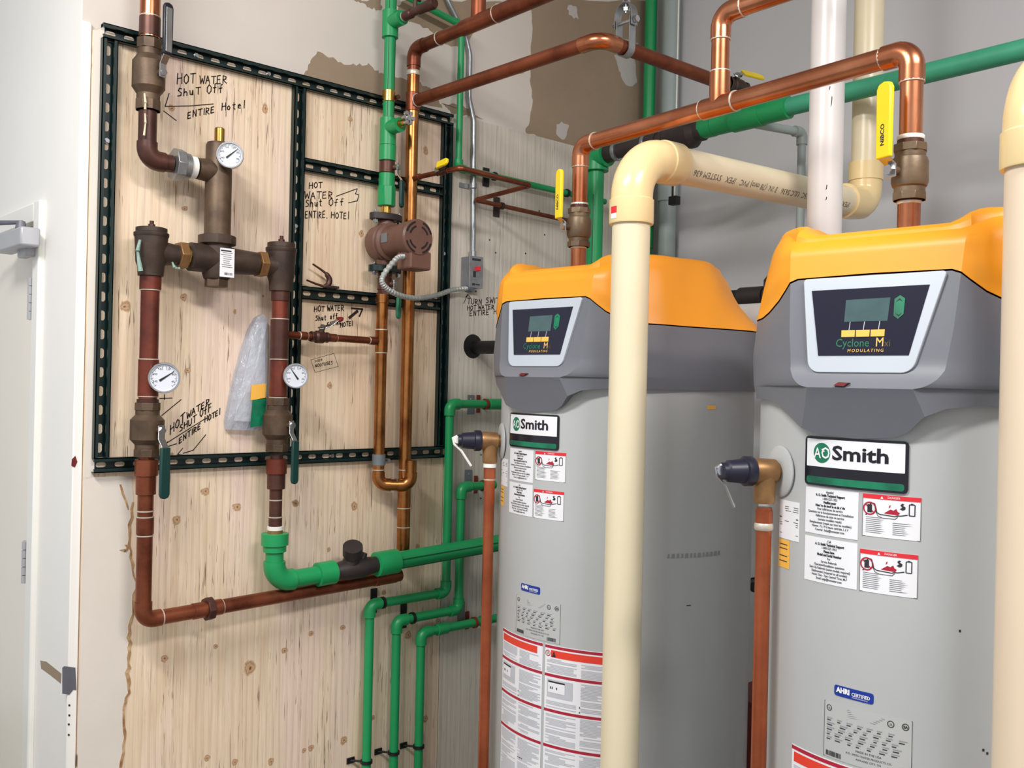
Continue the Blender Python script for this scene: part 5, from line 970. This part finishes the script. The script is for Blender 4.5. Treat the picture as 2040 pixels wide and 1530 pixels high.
# ================================================================ PLASTIC VENT PIPES
def vent(label, c, zc, far, r, mat, coll):
    o = thing('vent_pipe', label, 'pipe', (c[0], c[1], .3))
    za_ = zc+.085; top_ = Vector((c[0], c[1], za_)); ln, arcs = fillet([Vector((c[0], c[1], .3)), top_, Vector(far)], .10, 12)
    obj('pipe', MB().tube([ln[0], ln[1]], r, 36), mat, o); obj('pipe', MB().tube([ln[-2], ln[-1]], r, 36), mat, o)
    arc, u, v = arcs[0]; obj('elbow', MB().tube([arc[0]+u*.012, arc[0]+u*.001]+arc+[arc[-1]+v*.001, arc[-1]+v*.012], r*1.1, 36), 'ivory_fit', o)
    for q, dv in ((arc[0], u), (arc[-1], v)):
        obj('collar', MB().lathe([(0, r*1.10), (.003, r*1.17), (.056, r*1.17), (.059, r*1.14), (.059, r*1.02)], at(q+dv*.006, dv), 40), 'ivory_fit', o, 30)
    return o, arc, u, v
r3 = .0445; c1 = (1.698, 1.470); zc1 = 2.005
o, arc, u, v = vent('ivory plastic vent pipe with elbow standing before the first heater', c1, zc1, (2.78, 1.47, 2.13), r3, 'ivory', 1)
q = arc[0]+u*.04; st = math.radians(207); tv = Vector((-math.sin(st), math.cos(st), 0)); nv = Vector((math.cos(st), math.sin(st), 0)); s_ = MB(); s2 = MB()
for mbx, a0, a1, z0_, z1_2 in ((s_, .18, .58, -.004, .012), (s2, .18, .58, -.016, -.004)):
    k = 5
    for i in range(k):
        x0 = st-math.radians(60)+(a0+(a1-a0)*i/k)*1.0; x1_ = st-math.radians(60)+(a0+(a1-a0)*(i+1)/k)*1.0; rr = r3*1.17+.0006
        mbx.add([Vector((q.x+rr*math.cos(t_), q.y+rr*math.sin(t_), q.z+zz_)) for t_, zz_ in ((x0, z0_), (x1_, z0_), (x1_, z1_2), (x0, z1_2))], [(0, 1, 2, 3)])
obj('red_sticker', s_, 'red', o, 0); obj('white_sticker', s2, 'white', o, 0)
# printed line along the sloping pipe
ha, hb = arc[-1]+v*.075, Vector((2.78, 1.47, 2.13)); hv = (hb-ha).normalized(); pn_ = Vector((-.08, -1, -.32)); pn_ = (pn_-hv*pn_.dot(hv)).normalized(); pu = hv.cross(pn_); pu = pu if pu.z > 0 else -pu; prt = MB()
def onp(u_, v_): a_ = v_/r3; return ha+hv*u_+(pn_*math.cos(a_)+pu*math.sin(a_))*(r3+.0006)
text('IPEX   VENT GAS MAX. 65C  ULC S636   3 IN. (78 mm) PVC   IPEX   SYSTEM 636', lambda a_, b_: onp(.765-a_, -.002-b_), .022, 'scuff', o, align='LEFT', xs=1.0)
# elbow at the far end, turning up
ctr = Vector((2.80, 1.47, 2.131))
obj('far_elbow', MB().tube(fillet([ctr-hv*.11, ctr, ctr+Vector((0, 0, .11))], .07, 10)[0], r3*1.1, 32), 'ivory_fit', o); obj('collar', MB().lathe([(0, r3*1.17), (.055, r3*1.17)], Matrix.Translation(ctr+Vector((0, 0, .075))), 36).lathe([(0, r3*1.17), (.055, r3*1.17)], at(ctr-hv*.075, -hv), 36), 'ivory_fit', o, 30); obj('riser', MB().tube([ctr+Vector((0, 0, .1)), (2.80, 1.47, 3.6)], r3, 32), 'ivory', o)
c2 = (1.584, .552); vent('ivory plastic vent pipe cut by the right edge of the picture', c2, 1.975, (3.285, .50, 2.15), r3, 'ivory_tan', 2)
q = P(1646, 260, 1.322); o = thing('white_pipe', 'white plastic pipe rising between the heaters to the ceiling', 'pipe', (q.x, 1.322, .2)); obj('pipe', MB().tube([(q.x, 1.322, .2), (q.x, 1.322, 3.6)], r3, 36), 'pvc', o)
sc_ = MB()
for zq, ang, h in ((zat(q.x, 1.322, 186), 215, .006), (zat(q.x, 1.322, 212), 222, .016), (zat(q.x, 1.322, 380), 212, .008), (zat(q.x, 1.322, 402), 212, .005)):
    a = math.radians(ang); sc_.add([Vector((q.x+(r3+.0006)*math.cos(a+k), 1.322+(r3+.0006)*math.sin(a+k), zq+e_)) for k, e_ in ((0, -h), (.06, -h*.5), (.09, h*.6), (.05, h), (.03, 0))], [(0, 1, 2, 3, 4)])
obj('scuff_mark', sc_, 'print', o, 0)
# between the heaters, against the grey wall
o = thing('white_pipe', 'fat white plastic pipe lying between the two heaters', 'pipe', (2.67, 1.76, 1.77)); zq = zat(2.67, 1.76, 640); obj('pipe', MB().tube([(2.73, -1.9, zq+.02), (2.66, 2.35, zq)], .056, 36), 'pvc', o); sleeve(o, (2.664, 2.15, zq), (2.66, 2.3, zq), .063, 'pvc')
o = thing('black_pipe', 'black pipe with grey coupling above the fat white pipe', 'pipe', (2.85, 1.9, 1.88)); zq = zat(2.85, 1.85, 589); obj('pipe', MB().tube([(2.85, -1.9, zq), (2.85, 2.3, zq)], .027, 24), 'black', o); ym = PX(1500, 590, 2.85).y; sleeve(o, (2.85, ym+.05, zq), (2.85, ym-.05, zq), .034, 'iron'); sleeve(o, (2.85, ym-.055, zq), (2.85, ym-.14, zq), .033, 'iron')
yc = PX(1543, 568, 2.80).y; obj('cleanout_cap', MB().lathe([(0, .036), (.03, .036), (.05, .022)], Matrix.Translation((2.80, yc, zat(2.80, yc, 576))), 20), 'copper_brown', o, label='brown cleanout cap'); obj('cap_stem', MB().tube([(2.80, yc, zq-.02), (2.80, yc, zat(2.80, yc, 574))], .02), 'iron', o)
o = thing('gas_cock', 'black gas pipe with yellow collar under the fat white pipe', 'pipe', PX(1510, 697, 2.6)); q = PX(1507, 697, 2.62); obj('pipe', MB().tube([q+Vector((0, .25, 0)), q+Vector((0, -.4, 0))], .022), 'black', o); sleeve(o, q+Vector((0, .03, 0)), q+Vector((0, .012, 0)), .0235, 'yel_grip', 'collar')
o = thing('pipe_stub', 'dark pipe stub low between the heaters', 'pipe', PX(1505, 1162, 2.6)); q = PX(1508, 1162, 2.62); obj('pipe', MB().tube([q+Vector((.3, .1, 0)), q+Vector((-.02, 0, 0)), q+Vector((-.06, -.03, 0))], .016), 'iron', o); sleeve(o, q+Vector((.02, .005, 0)), q+Vector((-.02, 0, 0)), .02, 'iron')
q = PX(1508, 1410, 2.75); o = thing('red_box', 'dark red steel box on the floor between the heaters', 'box', (2.85, q.y, 0)); obj('body', MB().box((2.87, q.y, q.z/2), (.24, .30, q.z)), 'darkred', o, 0, .006); obj('lid', MB().box((2.87, q.y, q.z+.006), (.25, .31, .014)), 'darkred', o, 0, .004)
